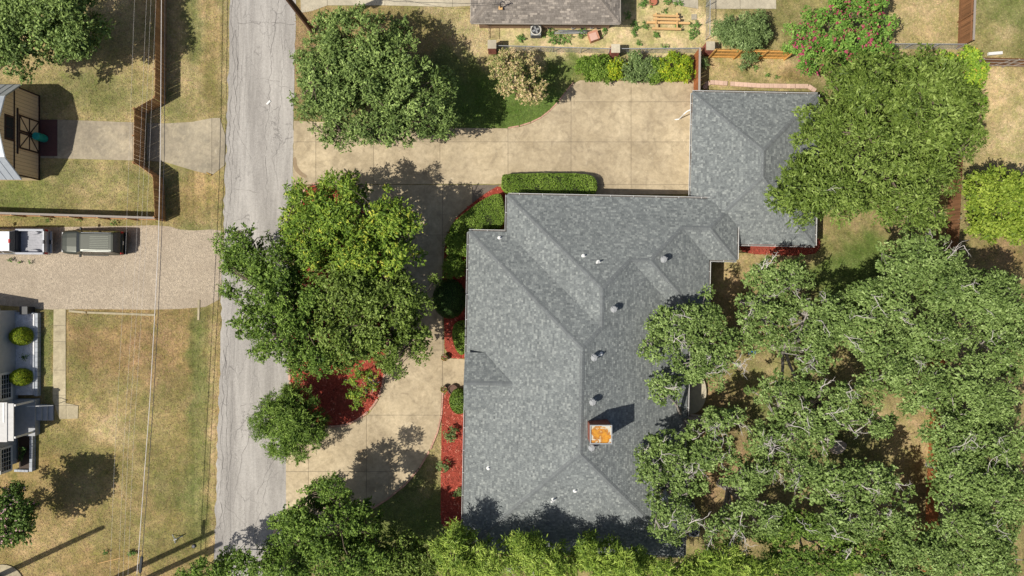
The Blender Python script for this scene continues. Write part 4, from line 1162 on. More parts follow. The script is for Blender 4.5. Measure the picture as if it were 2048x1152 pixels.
# ------------------------------------------------------------------ shed
M_SHEDSIDE = simple('tan_shed_siding', (0.78, 0.62, 0.40), (0.70, 0.55, 0.35), 4, 0.8)
M_TRIM = simple('dark_brown_trim', (0.055, 0.03, 0.025), (0.04, 0.022, 0.018), 6, 0.7)
sx = P(79, 0).x
ya, yb = P(0, 361).y, P(0, 191).y
yc = (ya + yb) / 2; hw = (yb - ya) / 2
shed = empty('shed', (sx, yc, 0), 0, 'tan gambrel barn shed with brown crossed doors and metal roof', 'shed')
SL = 5.2
gam = [(-hw, 0), (-hw, 2.45), (-hw * .66, 4.0), (0, 4.75), (hw * .66, 4.0), (hw, 2.45), (hw, 0)]
b = MB(); n = len(gam)
b.add([(0, y, z) for y, z in gam] + [(-SL, y, z) for y, z in gam], [tuple(range(n)), tuple(range(2 * n - 1, n - 1, -1))] + [(i + 1, i, n + i, n + i + 1) for i in range(n - 1)])
b.build('wall', M_SHEDSIDE, shed, local=True)
b = MB(); 
for i in range(1, 5):
    (y0, z0), (y1, z1) = gam[i], gam[i + 1]
    d = Vector((0, y1 - y0, z1 - z0)).normalized(); nn = Vector((0, -d.z, d.y)); nn = nn if nn.z > 0 else -nn
    e0 = (.35 if i == 1 else 0.0); e1 = (.35 if i == 4 else 0.0)
    q0 = Vector((0, y0, z0)) - d * e0 + nn * .03; q1 = Vector((0, y1, z1)) + d * e1 + nn * .03
    vs = []
    for q in (q0, q1):
        for x in (.10, -SL - .25):
            vs.append(Vector((x, q.y, q.z)))
    vs2 = [v + nn * .04 for v in vs]
    b.add(vs + vs2, [(0, 1, 3, 2), (6, 7, 5, 4), (0, 2, 6, 4), (1, 5, 7, 3), (0, 4, 5, 1), (2, 3, 7, 6)])
    for k in range(10):
        x = .05 - k * .58
        b.bar(Vector((x, q0.y, q0.z)) + nn * .055, Vector((x, q1.y, q1.z)) + nn * .055, .03, .03, up=nn)
b.build('roof', simple('pale_metal_roof', (0.40, 0.43, 0.46), (0.33, 0.36, 0.39), 2, 0.5, 0.1), shed, local=True)
# siding battens
b = MB()
for k in range(1, 24):
    y = -hw + k * (2 * hw / 24); zt = np.interp(y, [g[0] for g in gam[1:6]], [g[1] for g in gam[1:6]])
    b.box((.006, y, zt / 2), (.012, .016, zt - .05))
b.build('siding_groove', simple('siding_groove', (0.36, 0.26, 0.15)), shed, local=True)
tr = MB()
for y in (-hw, hw): tr.box((.03, y * .985, 1.22), (.05, .10, 2.44))
tr.box((.03, 0, .07), (.05, 2 * hw, .14)); tr.box((.03, 0, 2.97), (.05, 1.76 * hw, .09))
tr.build('trim', M_TRIM, shed, local=True)
for s in (-1, 1):
    dz = 2.35; w = 1.26; yc_ = s * (w / 2 + .03)
    d = MB(); d.box((.05, yc_, .16 + dz / 2), (.05, w, dz)); dr = d.build('door', M_SHEDSIDE, shed, local=True)
    t = MB()
    for y in (yc_ - w / 2 + .05, yc_ + w / 2 - .05): t.box((.09, y, .16 + dz / 2), (.03, .12, dz))
    for z in (.21, .16 + dz / 2, .11 + dz): t.box((.091, yc_, z), (.03, w, .10))
    t.bar((.092, yc_ - s * w / 2, .16 + dz / 2), (.092, yc_ + s * w / 2, .16), .03, .08); t.bar((.092, yc_ - s * w / 2, .16 + dz / 2), (.092, yc_ + s * w / 2, .16 + dz), .03, .08)
    t.build('door_brace', M_TRIM, dr, local=True)
t = MB(); t.box((.06, 0, 2.64), (.09, 3.5, .08)); t.build('door_track', M_TRIM, shed, local=True)
w = MB(); w.box((.03, .05, 3.52), (.05, 1.9, 1.0)); wf = w.build('window', M_TRIM, shed, local=True)
w = MB(); w.box((.06, .05 - .41, 3.52), (.02, .76, .78)); w.box((.06, .05 + .41, 3.52), (.02, .76, .78)); w.build('pane', MATS['dark_glass'], wf, local=True)
# wooden ramp and teal barrel in front
MB().box((sx + .75, yc, .045), (1.4, 2.9, .08)).build('shed_ramp', simple('maroon_boards', (0.12, 0.055, 0.05), (0.09, 0.04, 0.038)), label='dark maroon ramp boards before the shed doors', cat='ramp')
p = P(91, 278); tc_ = empty('barrel', p, 0, 'teal plastic barrel standing before the tan shed', 'barrel')
teal = simple('teal_plastic', (0.015, 0.30, 0.24), (0.012, 0.25, 0.20), 4, 0.4)
b = MB(); b.lathe((0, 0, .085), [(.27, 0), (.30, .05), (.31, .3), (.325, .33), (.31, .36), (.31, .75), (.325, .78), (.31, .81), (.30, 1.0), (.28, 1.06)], 24); b.build('drum', teal, tc_, local=True, smooth=False)
b = MB(); b.lathe((0, 0, 1.145), [(.29, 0), (.295, .03), (.24, .035), (.23, .015), (.02, .02)], 24); ld = b.build('lid', simple('teal_lid', (0.03, 0.42, 0.36), (0.025, 0.36, 0.31), 4, 0.4), tc_, local=True)
b = MB(); b.lathe((0.08, .05, 1.165), [(.04, 0), (.04, .03), (.01, .03)], 10); b.build('bung', teal, ld, local=True)

# ------------------------------------------------------------------ grey house, west
gh = empty('grey_house', P(20, 700), 0, 'grey sided house with porch and white trimmed windows at gravel drive', 'house')
M_SIDING = simple('grey_siding', (0.42, 0.43, 0.43), (0.37, 0.38, 0.38), 3, 0.7)
GX0 = P(37, 0).x; gN = P(0, 621).y; gS = P(0, 925).y
core = MB(); core.prism([(GX0 - 8, gS), (GX0 - .03, gS), (GX0 - .03, gN), (GX0 - 8, gN)], 0, 2.25); gw = core.build('wall', M_SIDING, gh)
for k in range(13):
    z = .25 + k * .15
    b = MB(); b.add([(GX0, gS, z), (GX0, gN, z), (GX0 - .028, gN, z + .148), (GX0 - .028, gS, z + .148), (GX0 - .028, gS, z), (GX0 - .028, gN, z)], [(0, 1, 2, 3), (5, 1, 0, 4)])
    b.build('siding_board', M_SIDING, gw)
b = MB(); b.box((GX0 - 4, gN + .02, 2.28), (8.2, .4, .12)); b.box((GX0 - .05, (gN + gS) / 2, 2.30), (.3, gN - gS, .1)); b.build('fascia', M_WHITE, gh)
b = MB(); ymid = (gN + gS) / 2
b.add([(GX0 + .1, gS - .2, 2.37), (GX0 + .1, gN + .2, 2.37), (GX0 - 4, gN + .2, 4.1), (GX0 - 4, gS - .2, 4.1), (GX0 - 8.2, gN + .2, 2.37), (GX0 - 8.2, gS - .2, 2.37)], [(0, 1, 2, 3), (3, 2, 4, 5), (1, 4, 2), (0, 3, 5), (0, 5, 4, 1)])
b.build('roof', simple('grey_house_roof', (0.22, 0.21, 0.20), (0.17, 0.165, 0.16)), gh)
for v0, v1 in ((745, 800), (893, 945)):
    y0, y1 = P(0, v1 - 4).y * .975, P(0, v0 + 4).y * .975
    f = MB()
    for (c, d) in (((GX0 + .02, (y0 + y1) / 2, .85), (.09, y1 - y0 + .3, .14)), ((GX0 + .02, (y0 + y1) / 2, 2.08), (.09, y1 - y0 + .3, .14)), ((GX0 + .02, y0 - .08, 1.46), (.09, .16, 1.1)), ((GX0 + .02, y1 + .08, 1.46), (.09, .16, 1.1))): f.box(c, d)
    f = f.build('window', M_WHITE, gh)
    g = MB(); g.box((GX0 - .0, (y0 + y1) / 2, 1.46), (.03, y1 - y0, 1.1)); g.build('pane', MATS['dark_glass'], f)
    g = MB()
    for k in range(1, 5): g.box((GX0 + .022, y0 + (y1 - y0) * k / 5, 1.46), (.014, .025, 1.1))
    for k in range(1, 4): g.box((GX0 + .024, (y0 + y1) / 2, 0.91 + 1.1 * k / 4), (.014, y1 - y0, .025))
    g.build('muntin', M_WHITE, f)
# porch: deck, roof, beams, steps, rail
M_DECKGREY = simple('grey_deck', (0.38, 0.39, 0.40), (0.31, 0.32, 0.33), 3, 0.7)
PZ = 0.62
def pb(x0, y0, x1, y1, z0, z1):
    a, b_ = P(x0, y1, z1), P(x1, y0, z1)
    return ((a.x + b_.x) / 2, (a.y + b_.y) / 2, (z0 + z1) / 2), (b_.x - a.x, b_.y - a.y, z1 - z0)
b = MB(); b.box(*pb(10, 799, 70, 872, 0, PZ)); b.build('porch_deck', M_DECKGREY, gh)
for k in range(3):
    b = MB(); b.box(*pb(70 + k * 11.5, 810, 83 + k * 11.5, 841, 0, PZ - .16 * (k + 1))); b.build('step', M_DECKGREY, gh)
b = MB(); b.tube([P(54, 813, 1.5), P(78, 812, 1.45), P(106, 811, .95)], .025, 6); b.tube([P(106, 811, .95), P(106, 811, 0)], .025, 6); b.tube([P(70, 812, 1.5), P(70, 812, .6)], .025, 6); b.build('handrail', M_WHITE, gh)
PT = 2.75
b = MB(); b.box(*pb(-30, 805, 14, 884, PT, PT + .10)); b.box(*pb(14, 807, 27, 882, PT - .05, PT + .04)); b.build('porch_roof', simple('pale_porch_roof', (0.52, 0.51, 0.49), (0.44, 0.43, 0.41), 4, 0.6), gh)
b = MB(); b.bar(P(7, 845, PT + .11), P(7, 806, PT + .11), .1, .03); b.build('roof_seam', M_WHITE, gh)
for yy in (806, 862):
    # post from the deck edge up to the porch roof
    x, y = (66, 802) if yy == 806 else (66, 864)
    q = P(x, y, PZ); b = MB(); b.box((q.x, q.y, (PZ + PT) / 2), (.14, .14, PT - PZ)); b.build('porch_post', M_WHITE, gh)
b = MB(); b.lathe(P(22, 828, PZ), [(.3, 0), (.34, .2), (.36, .5), (.30, .55), (.28, .3)], 16); b.build('porch_tub', M_DKMETAL, gh)
b = MB(); b.box(*pb(38, 872, 66, 937, 0, .25)); b.build('planter_soil', simple('dark_soil', (0.06, 0.035, 0.022), (0.04, 0.025, 0.015)), gh)
# trash bin by the corner
tb = empty('trash_bin', P(64, 620), 0, 'black wheeled trash bin at corner of grey house', 'bin')
blk = simple('black_plastic', (0.03, 0.032, 0.036), (0.022, 0.024, 0.027), 4, 0.45)
b = MB(); b.loft([[(-s, -s, 0) , (s, -s, 0), (s, s, 0), (-s, s, 0)] if z == 0 else [(-s, -s, z), (s, -s, z), (s, s, z), (-s, s, z)] for s, z in ((.24, 0), (.30, .95))]); b.build('body', blk, tb, local=True)
b = MB(); b.box((0, 0, .99), (.64, .64, .06)); b.build('lid', blk, tb, local=True, bevel=.02)

# white gravel planter with block wall
pl_o = MB().prism(poly_px([(36, 627), (77, 627), (77, 789), (34, 789)]), 0, .33).build('gravel_bed', M_WHITEGRAVEL, label='white gravel bed in front of grey siding', kind='structure')
wb = empty('block_wall', P(77, 626), 0, 'low grey block retaining wall of gravel bed with sunlight painted on caps', 'wall')
M_BLOCK = simple('pale_block', (0.42, 0.44, 0.47), (0.33, 0.35, 0.38), 6, 0.85, rnd=.12)
M_BLOCKSUN = simple('sunlit_white_cap', (0.75, 0.74, 0.73), (0.6, 0.6, 0.6), 5, 0.8, rnd=.05)  # sunlight on some cap blocks, put in as a whiter colour
def blocks(x0, y0, x1, y1, z0, z1, w, n, mat, cap=None):
    for k in range(n):
        a = P(x0 + (x1 - x0) * k / n, y0 + (y1 - y0) * k / n); b_ = P(x0 + (x1 - x0) * (k + .97) / n, y0 + (y1 - y0) * (k + .97) / n)
        t = MB(); t.bar(a + Vector((0, 0, (z0 + z1) / 2)), b_ + Vector((0, 0, (z0 + z1) / 2)), w, z1 - z0); t.build('block', mat[k % len(mat)] if isinstance(mat, list) else mat, wb, bevel=.012)
blocks(79, 626, 78.5, 791, 0, .42, .26, 17, M_BLOCK); blocks(75, 628, 74.5, 789, 0, .47, .12, 12, [M_BLOCKSUN, M_BLOCKSUN, M_BLOCK, M_BLOCK]); blocks(36, 626, 74, 626, 0, .44, .14, 5, M_BLOCK)
blocks(69, 868, 68, 941, 0, .42, .24, 8, M_BLOCK); blocks(34, 939, 62, 940, 0, .35, .18, 4, M_BLOCK)

# concrete ring at the south-west corner
pr = P(6, 1172)
b = MB(); ring = [(pr.x + 1.75 * math.cos(a), pr.y + 1.75 * math.sin(a)) for a in np.linspace(0, 2 * math.pi, 33)[:-1]]
b.prism(ring, 0, .10); rg = b.build('round_slab', M_WALK, label='round concrete slab at the crape myrtle', cat='slab')
b = MB(); b.prism([(pr.x + .95 * math.cos(a) - .35, pr.y + .95 * math.sin(a) - .1) for a in np.linspace(0, 2 * math.pi, 25)[:-1]], .08, .16); b.build('grey_lid', simple('grey_lid', (0.32, 0.33, 0.35)), rg)

# ------------------------------------------------------------------ vehicles
def wheel(x, y, root, r=.38, w=.25):
    t = MB(); n = 20
    prof = [(r * .62, -w / 2), (r * .93, -w / 2), (r, -w / 2 + .04), (r, w / 2 - .04), (r * .93, w / 2), (r * .62, w / 2)]
    ring = [[(x + rr * math.cos(a), y + yy, r + rr * math.sin(a)) for rr, yy in prof] for a in np.linspace(0, 2 * math.pi, n + 1)]
    k = len(prof)
    for i in range(n):
        t.add(ring[i] + ring[i + 1], [(j, (j + 1) % k, k + (j + 1) % k, k + j) for j in range(k)])
    ty = t.build('tyre', blk, None, local=True)
    h = MB(); s = 1 if y > 0 else -1
    M = Matrix.Translation((x, y + s * w * .3, r)) @ Matrix.Rotation(math.pi / 2, 4, 'X')
    vs = []; m = 16
    for rr, zz in ((r * .64, 0), (r * .60, .03), (r * .2, .05), (.02, .05)):
        for q in range(m): a = 2 * math.pi * q / m; vs.append(M @ Vector((rr * math.cos(a), rr * math.sin(a), -s * zz)))
    h.add(vs, [(i * m + q, i * m + (q + 1) % m, (i + 1) * m + (q + 1) % m, (i + 1) * m + q) for i in range(3) for q in range(m)])
    wr = bpy.data.objects.new('wheel', bpy.data.meshes.new('wheel'))
    wr.data = ty.data; bpy.data.objects.remove(ty)
    COL.objects.link(wr); wr.parent = root
    h.build('rim', M_METAL, wr, local=True)

def body_ring(x, w, z0, z1, crown=.03):
    half = [(0, z0), (w * .9, z0), (w * .985, z0 + .12), (w, z0 + .3), (w * .985, z1 - .18), (w * .93, z1 - .05), (w * .78, z1 + crown * .3), (w * .4, z1 + crown * .85), (0, z1 + crown)]
    return [(x, y, z) for y, z in half] + [(x, -y, z) for y, z in half[-2:0:-1]]

def panel(name, pts, mat, parent, th=.012, inset=0.0):
    pts = [Vector(p) for p in pts]; c = sum(pts, Vector()) / len(pts)
    nn = (pts[1] - pts[0]).cross(pts[2] - pts[0]).normalized()
    a = [p + (c - p) * inset for p in pts]
    b = MB(); n = len(a)
    b.add([p + nn * th for p in a] + [p - nn * .01 for p in a], [tuple(range(n)), tuple(range(2 * n - 1, n - 1, -1))] + [(i, n + i, n + (i + 1) % n, (i + 1) % n) for i in range(n)])
    return b.build(name, mat, parent, local=True)

def carpaint(name, c, metal=0.35, rough=0.35):
    m, nt, N, L, b = base_mat(name)
    n = noise(nt, 3.0, 4, 0.6, N.new('ShaderNodeTexCoord').outputs['Object'])
    L.new(mixf(nt, n.outputs['Fac'], tuple(x * .9 for x in c), tuple(min(1, x * 1.1) for x in c)), b.inputs['Base Color'])
    b.inputs['Metallic'].default_value = metal; b.inputs['Roughness'].default_value = rough
    b.inputs['Coat Weight'].default_value = 0.3
    return m
GLASS = simple('car_glass', (0.02, 0.023, 0.026), (0.018, 0.02, 0.024), 3, 0.06, spec=0.6)
REDL = simple('tail_light_red', (0.45, 0.02, 0.02), (0.35, 0.015, 0.015), 5, 0.25)
CLEAR = simple('headlight_clear', (0.65, 0.66, 0.66), (0.5, 0.5, 0.5), 5, 0.15)
PLATE = simple('licence_plate', (0.65, 0.66, 0.66), (0.55, 0.56, 0.58), 20, 0.4)
def greenhouse(root, paint, xf0, xr0, z0, w0, xf1, xr1, z1, w1):
    B = [(xf0, w0, z0), (xf0, -w0, z0), (xr0, -w0, z0), (xr0, w0, z0)]; T = [(xf1, w1, z1), (xf1, -w1, z1), (xr1, -w1, z1), (xr1, w1, z1)]
    b = MB(); b.add(B + T, [(0, 1, 2, 3), (7, 6, 5, 4), (1, 0, 4, 5), (3, 2, 6, 7), (0, 3, 7, 4), (2, 1, 5, 6)])
    cab = b.build('cabin', paint, root, local=True, bevel=.04)
    return B, T, cab
def lerpv(a, b, t): return tuple(a[i] + (b[i] - a[i]) * t for i in range(3))
def make_suv(root):
    paint = carpaint('olive_metallic', (0.046, 0.050, 0.038)); dark = simple('dark_cladding', (0.05, 0.052, 0.048), (0.04, 0.04, 0.038), 5, 0.6)
    st_ = [(2.47, .62, .45, .78), (2.42, .80, .40, .90), (2.25, .90, .36, 1.0), (1.9, .95, .34, 1.07), (1.2, .965, .33, 1.12), (.9, .97, .33, 1.15), (-.5, .97, .33, 1.17), (-1.9, .965, .34, 1.17), (-2.25, .94, .38, 1.14), (-2.38, .88, .42, 1.08)]
    b = MB(); b.loft([body_ring(*s) for s in st_][::-1]); body = b.build('body', paint, root, local=True, smooth=True)
    hd = MB(); rings = []
    for x, w, z in ((2.3, .58, 1.005), (1.9, .66, 1.088), (1.35, .70, 1.135), (1.12, .70, 1.155)): rings.append([(x, -w, z - .01), (x, w, z - .01), (x, w, z + .03), (x, w * .5, z + .05), (x, -w * .5, z + .05), (x, -w, z + .03)])
    hd.loft(rings[::-1]); hd.build('hood', paint, root, local=True, smooth=False)
    B, T, cab = greenhouse(root, paint, 1.15, -2.34, 1.15, .90, .42, -2.02, 1.82, .73)
    panel('windscreen', [B[1], B[0], T[0], T[1]], GLASS, cab, .012, .07); panel('rear_window', [lerpv(B[3], T[3], .12), lerpv(B[2], T[2], .12), T[2], T[3]], GLASS, cab, .012, .09)
    for s, (bf_, br_, tf, tr_) in ((1, (B[0], B[3], T[0], T[3])), (-1, (B[1], B[2], T[1], T[2]))):
        for t0, t1 in ((.06, .36), (.38, .66), (.68, .95)):
            q = [lerpv(bf_, br_, t0 + .06 * (t0 < .1)), lerpv(bf_, br_, t1), lerpv(tf, tr_, t1), lerpv(tf, tr_, t0)]
            if s > 0: q = q[::-1]
            panel('side_window', q[::1], GLASS, cab, .014, .10)
    rf = MB(); rings = []
    for x, w, z in ((.50, .66, 1.795), (.40, .74, 1.815), (-.8, .765, 1.83), (-1.95, .755, 1.82), (-2.10, .70, 1.80)):
        rings.append([(x, -w, z - .02), (x, w, z - .02), (x, w, z + .02), (x, w * .8, z + .05), (x, -w * .8, z + .05), (x, -w, z + .02)])
    rf.loft(rings[::-1]); rfo = rf.build('roof_panel', paint, root, local=True)
    for k in range(7):
        y = -.42 + k * .14; t = MB(); t.box((-1.05, y, 1.885), (1.45, .035, .02)); t.build('roof_rib', simple('rib_pale', (0.26, 0.27, 0.22)), rfo, local=True)
    for s in (-1, 1):
        t = MB(); t.tube([(.35, s * .72, 1.86), (.2, s * .70, 1.93), (-1.8, s * .70, 1.93), (-1.95, s * .72, 1.86)], .022, 6); t.build('roof_rail', M_METAL, root, local=True)
        t = MB(); t.box((.78, s * 1.06, 1.2), (.14, .22, .16)); t.build('wing_mirror', dark, root, local=True, bevel=.03)
        t = MB(); t.box((2.36, s * .62, .84), (.16, .30, .14)); t.build('headlight', CLEAR, root, local=True, bevel=.02)
        t = MB(); t.box((-2.36, s * .83, 1.02), (.08, .14, .34)); t.build('tail_light', REDL, root, local=True, bevel=.02)
        for x in (1.45, -1.42): wheel(x, s * .83, root)
        t = MB(); t.bar((1.0, s * .98, .44), (-1.0, s * .98, .44), .10, .06); t.build('side_step', dark, root, local=True)
    t = MB(); t.box((2.45, 0, .55), (.16, 1.7, .26)); t.build('front_bumper', dark, root, local=True, bevel=.05)
    t = MB(); t.box((-2.47, 0, .60), (.22, 1.78, .24)); t.build('rear_bumper', dark, root, local=True, bevel=.06)
    t = MB(); t.box((2.45, 0, .80), (.05, .9, .14)); t.build('grille', M_DKMETAL, root, local=True)
    t = MB(); t.box((-2.415, 0, .95), (.02, .30, .15)); t.build('licence_plate', PLATE, root, local=True)
    t = MB(); t.box((-2.405, 0, 1.05), (.04, 1.3, .04)); t.build('rear_trim', dark, root, local=True)
    for y0, y1 in ((.1, .75), (-.6, .05)):
        t = MB(); t.bar((1.10, y0, 1.20), (1.0, y1, 1.27), .025, .02); t.build('wiper', M_DKMETAL, root, local=True)
sv = empty('suv', (P(195, 486).x + .15, P(0, 486).y - .02, .012), math.pi - math.radians(1.0), 'dark olive SUV with ribbed roof rack on the gravel', 'car')
make_suv(sv)

def make_truck(root):
    paint = carpaint('silver_metallic', (0.50, 0.51, 0.54), 0.3, 0.32); dark = MATS['dark_cladding']; white = simple('bright_cab_roof', (0.78, 0.78, 0.79), (0.72, 0.72, 0.73), 3, 0.3)
    # x forward; rear bumper at x=-2.8
    st_ = [(2.85, .7, .5, .85), (2.75, .92, .42, 1.0), (2.3, .99, .40, 1.1), (1.3, 1.0, .40, 1.16), (-.55, 1.0, .40, 1.18)]
    b = MB(); b.loft([body_ring(*s) for s in st_][::-1]); b.build('body', paint, root, local=True, smooth=True)
    B, T, cab = greenhouse(root, paint, 1.55, -.62, 1.16, .93, .85, -.42, 1.82, .76)
    panel('windscreen', [B[1], B[0], T[0], T[1]], GLASS, cab, .012, .07); panel('rear_window', [B[3], B[2], T[2], T[3]], GLASS, cab, .012, .07)
    for s, (bf_, br_, tf, tr_) in ((1, (B[0], B[3], T[0], T[3])), (-1, (B[1], B[2], T[1], T[2]))):
        for t0, t1 in ((.06, .5), (.53, .92)):
            q = [lerpv(bf_, br_, t0 + .06 * (t0 < .1)), lerpv(bf_, br_, t1), lerpv(tf, tr_, t1), lerpv(tf, tr_, t0)]
            panel('side_window', q if s < 0 else q[::-1], GLASS, cab, .014, .12)
    t = MB(); t.box((.2, 0, 1.845), (1.35, 1.5, .06)); t.build('roof_panel', white, root, local=True, bevel=.03)
    t = MB(); t.box((-.46, 0, 1.85), (.12, .30, .07)); t.build('brake_light', REDL, root, local=True)
    # bed
    bed = MB(); bed.box((-1.66, 0, .72), (2.1, 1.66, .06)); bd = bed.build('bed_floor', simple('scuffed_bed_grey', (0.36, 0.36, 0.38), (0.26, 0.26, 0.28), 5, 0.6), root, local=True)
    for k in range(8):
        t = MB(); t.box((-1.66, -.7 + k * .2, .76), (2.0, .07, .025)); t.build('bed_rib', MATS['scuffed_bed_grey'], bd, local=True)
    for s in (-1, 1):
        t = MB(); t.box((-1.66, s * .915, .86), (2.2, .17, .92)); sd = t.build('bed_side', paint, root, local=True, bevel=.03)
        t = MB(); t.box((-1.66, s * .915, 1.335), (2.15, .12, .03)); t.build('bed_rail', simple('rail_grey', (0.42, 0.43, 0.46)), sd, local=True)
        t = MB(); t.lathe((-1.75, s * .72, .74), [(.42, 0), (.42, .2), (.36, .26)], 16, sy=.32); t.build('wheel_arch', MATS['scuffed_bed_grey'], bd, local=True)
        t = MB(); t.box((-2.76, s * .9, 1.0), (.08, .16, .4)); t.build('tail_light', REDL, root, local=True, bevel=.02)
        t = MB(); t.box((1.15, s * 1.12, 1.22), (.16, .26, .2)); t.build('wing_mirror', dark, root, local=True, bevel=.03)
        t = MB(); t.box((2.72, s * .7, .9), (.18, .32, .18)); t.build('headlight', CLEAR, root, local=True, bevel=.02)
        for x in (1.85, -1.75): wheel(x, s * .86, root, .41)
    t = MB(); t.box((-.58, 0, .98), (.06, 1.7, .72)); t.build('bulkhead', M_DKMETAL, root, local=True)  # dark finish stands in for the shadow at the front of the bed
    t = MB(); t.box((-2.74, 0, 1.0), (.10, 1.66, .62)); tg = t.build('tailgate', paint, root, local=True, bevel=.02)
    t = MB(); t.box((-2.76, .02, 1.26), (.10, .28, .14)); t.build('handle', M_DKMETAL, tg, local=True)
    for y in (-.52, .52):
        t = MB(); t.box((-2.93, y, .62), (.20, .72, .16)); t.build('rear_bumper', M_METAL, root, local=True, bevel=.04)
    t = MB(); t.box((-2.90, 0, .60), (.18, .36, .12)); t.build('bumper_step', dark, root, local=True)
    t = MB(); t.box((-3.0, 0, .64), (.02, .3, .14)); t.build('licence_plate', PLATE, root, local=True)
    t = MB(); t.box((2.86, 0, .62), (.2, 1.9, .26)); t.build('front_bumper', M_METAL, root, local=True, bevel=.05)
tk = empty('pickup_truck', (P(103, 0).x - 2.55, P(0, 485).y + .0, .012), math.pi - math.radians(.3), 'silver pickup truck with open empty bed on the gravel', 'truck')
make_truck(tk)

# ------------------------------------------------------------------ poles, wires, small things
M_POLE = wood_material('creosote_pole', (0.14, 0.075, 0.045), (0.085, 0.045, 0.028), 0.1)
def utility_pole(px, py, h, label, arms=1, trans=True):
    p = P(px, py); root = empty('utility_pole', p, 0, label, 'pole')
    b = MB(); b.tube([(0, 0, 0), (0, 0, h * .5), (0, 0, h)], [.22, .21, .18], 12); b.build('pole_shaft', M_POLE, root, local=True)
    for k in range(arms):
        b = MB(); b.box((0, .16, h - .5 - k * 1.0), (2.2 if k == 0 else 1.4, .10, .12)); a = b.build('cross_arm', M_POLE, root, local=True)
        for x in (-.95, -.35, .35, .95):
            if abs(x) > (1.1 if k == 0 else .6): continue
            t = MB(); t.lathe((x, .16, h - .44 - k * 1.0), [(.03, 0), (.05, .05), (.03, .09), (.05, .12), (.02, .17)], 8); t.build('insulator', M_WHITE, a, local=True)
    if trans:
        t = MB(); t.lathe((.34, -.1, h - 2.4), [(.2, 0), (.23, .05), (.23, .8), (.2, .88), (.05, .92)], 14); t.build('transformer', M_METAL, root, local=True)
    return root
u1 = utility_pole(626, 62, 9.5, 'brown wooden utility pole at the street corner by the round oak', 1, True)
b = MB(); b.lathe((0, 0, 1.05), [(.19, 0), (.2, .02), (.2, .26), (.19, .28)], 12); b.build('metal_band', M_METAL, u1, local=True)
utility_pole(-3, 1152, 13.2, 'tall wooden utility pole beside the round concrete slab', 0, False)
utility_pole(200, 1170, 14.3, 'wooden utility pole south of the dry lawn nearest the street wires', 0, False)
utility_pole(258, 1173, 11.6, 'wooden utility pole with transformer south of the dry lawn', 0, True)

def wire(name, label, pts, r, mat, group=None):
    W = [P(x, y, z) for x, y, z in pts]; out = []
    for i in range(len(W) - 1):
        for k in range(6): out.append(W[i].lerp(W[i + 1], k / 6))
    out.append(W[-1])
    return MB().tube(out, r, 6).build(name, mat, label=label, cat='cable', group=group)
M_WHITEWIRE = simple('pale_cable_sheath', (0.66, 0.62, 0.58), (0.6, 0.56, 0.52), 6, 0.5)
WZ = 4.25
wire('overhead_cable', 'thick pale overhead cable along the street', [(325, -300, 4.6), (323, 0, 4.4), (321, 300, 4.3), (317, 480, 4.2), (309, 640, 4.2), (300, 800, 4.2), (288, 960, 4.3), (277, 1110, 4.4), (262, 1300, 4.7)], .024, M_WHITEWIRE)
wire('overhead_cable', 'dark overhead cable beside the thick pale one', [(332, -300, 4.7), (330, 0, 4.5), (329, 300, 4.4), (323, 480, 4.3), (316, 640, 4.3), (307, 800, 4.3), (296, 960, 4.4), (285, 1105, 4.5), (268, 1300, 4.8)], .022, M_DKMETAL)
for i, (a, b_) in enumerate(((312, 262), (293, 243), (302, 252), (269, 226))):
    wire('overhead_wire', 'hair thin overhead wire parallel to street cables', [(a + 2, -300, 7.2), (a, 0, 7.0), ((a + b_) / 2 + 4, 500, 6.7), (b_ + 4, 900, 6.8), (b_ - 12, 1300, 7.2)], 0.0045, M_WHITEWIRE, 'thin overhead wires along the street')
q0, q1 = P(284, 1112, 4.35), P(280, 1146, 4.4)
b = MB(); b.tube([q0, q0.lerp(q1, .1), q0.lerp(q1, .9), q1], [.05, .12, .12, .05], 10); b.build('splice_case', simple('black_splice', (0.04, 0.045, 0.05)), label='black splice case hanging on the dark cable', cat='splice case')

b = MB(); b.box(P(537, 205, .05), (.42, .16, .06), .8); b.build('newspaper', simple('paper_white', (0.75, 0.75, 0.72)), label='white rolled newspaper lying on the asphalt', cat='newspaper', bevel=.02)
b = MB(); b.tube([P(195, 1127, .03), P(241, 1116, .03)], .03, 6); b.build('loose_pole', M_PALEWOOD, label='thin pale stick lying on the dry lawn', cat='stick')
# little scooter / tripod-like sprinkler by the road corner
sc = empty('sprinkler', P(355, 1075), 0, 'small silver sprinkler stand on the dry lawn by the street', 'sprinkler')
for a in (0.3, 2.6, 4.3):
    b = MB(); b.tube([(0, 0, .45), (math.cos(a) * .45, math.sin(a) * .45, .02)], .035, 6); b.build('leg', M_METAL, sc, local=True)
b = MB(); b.tube([(0, 0, .42), (0, 0, .6), (.25, .12, .66)], .05, 8); b.build('head', M_METAL, sc, local=True)
b = MB(); b.lathe(P(388, 1092), [(.16, 0), (.16, .10), (.10, .13)], 12); b.build('meter_cover', M_DKMETAL, label='small dark round meter cover between the pole shadows', cat='cover')
# small yellow valve marker at apron, post cap at gravel
b = MB(); b.tube([P(413, 345, 0), P(423, 350, .1)], .05, 6); b.build('marker_post', simple('yellow_black', (0.55, 0.32, 0.03), (0.05, 0.05, 0.05), 9), label='fallen yellow and black marker by concrete fan', cat='marker')
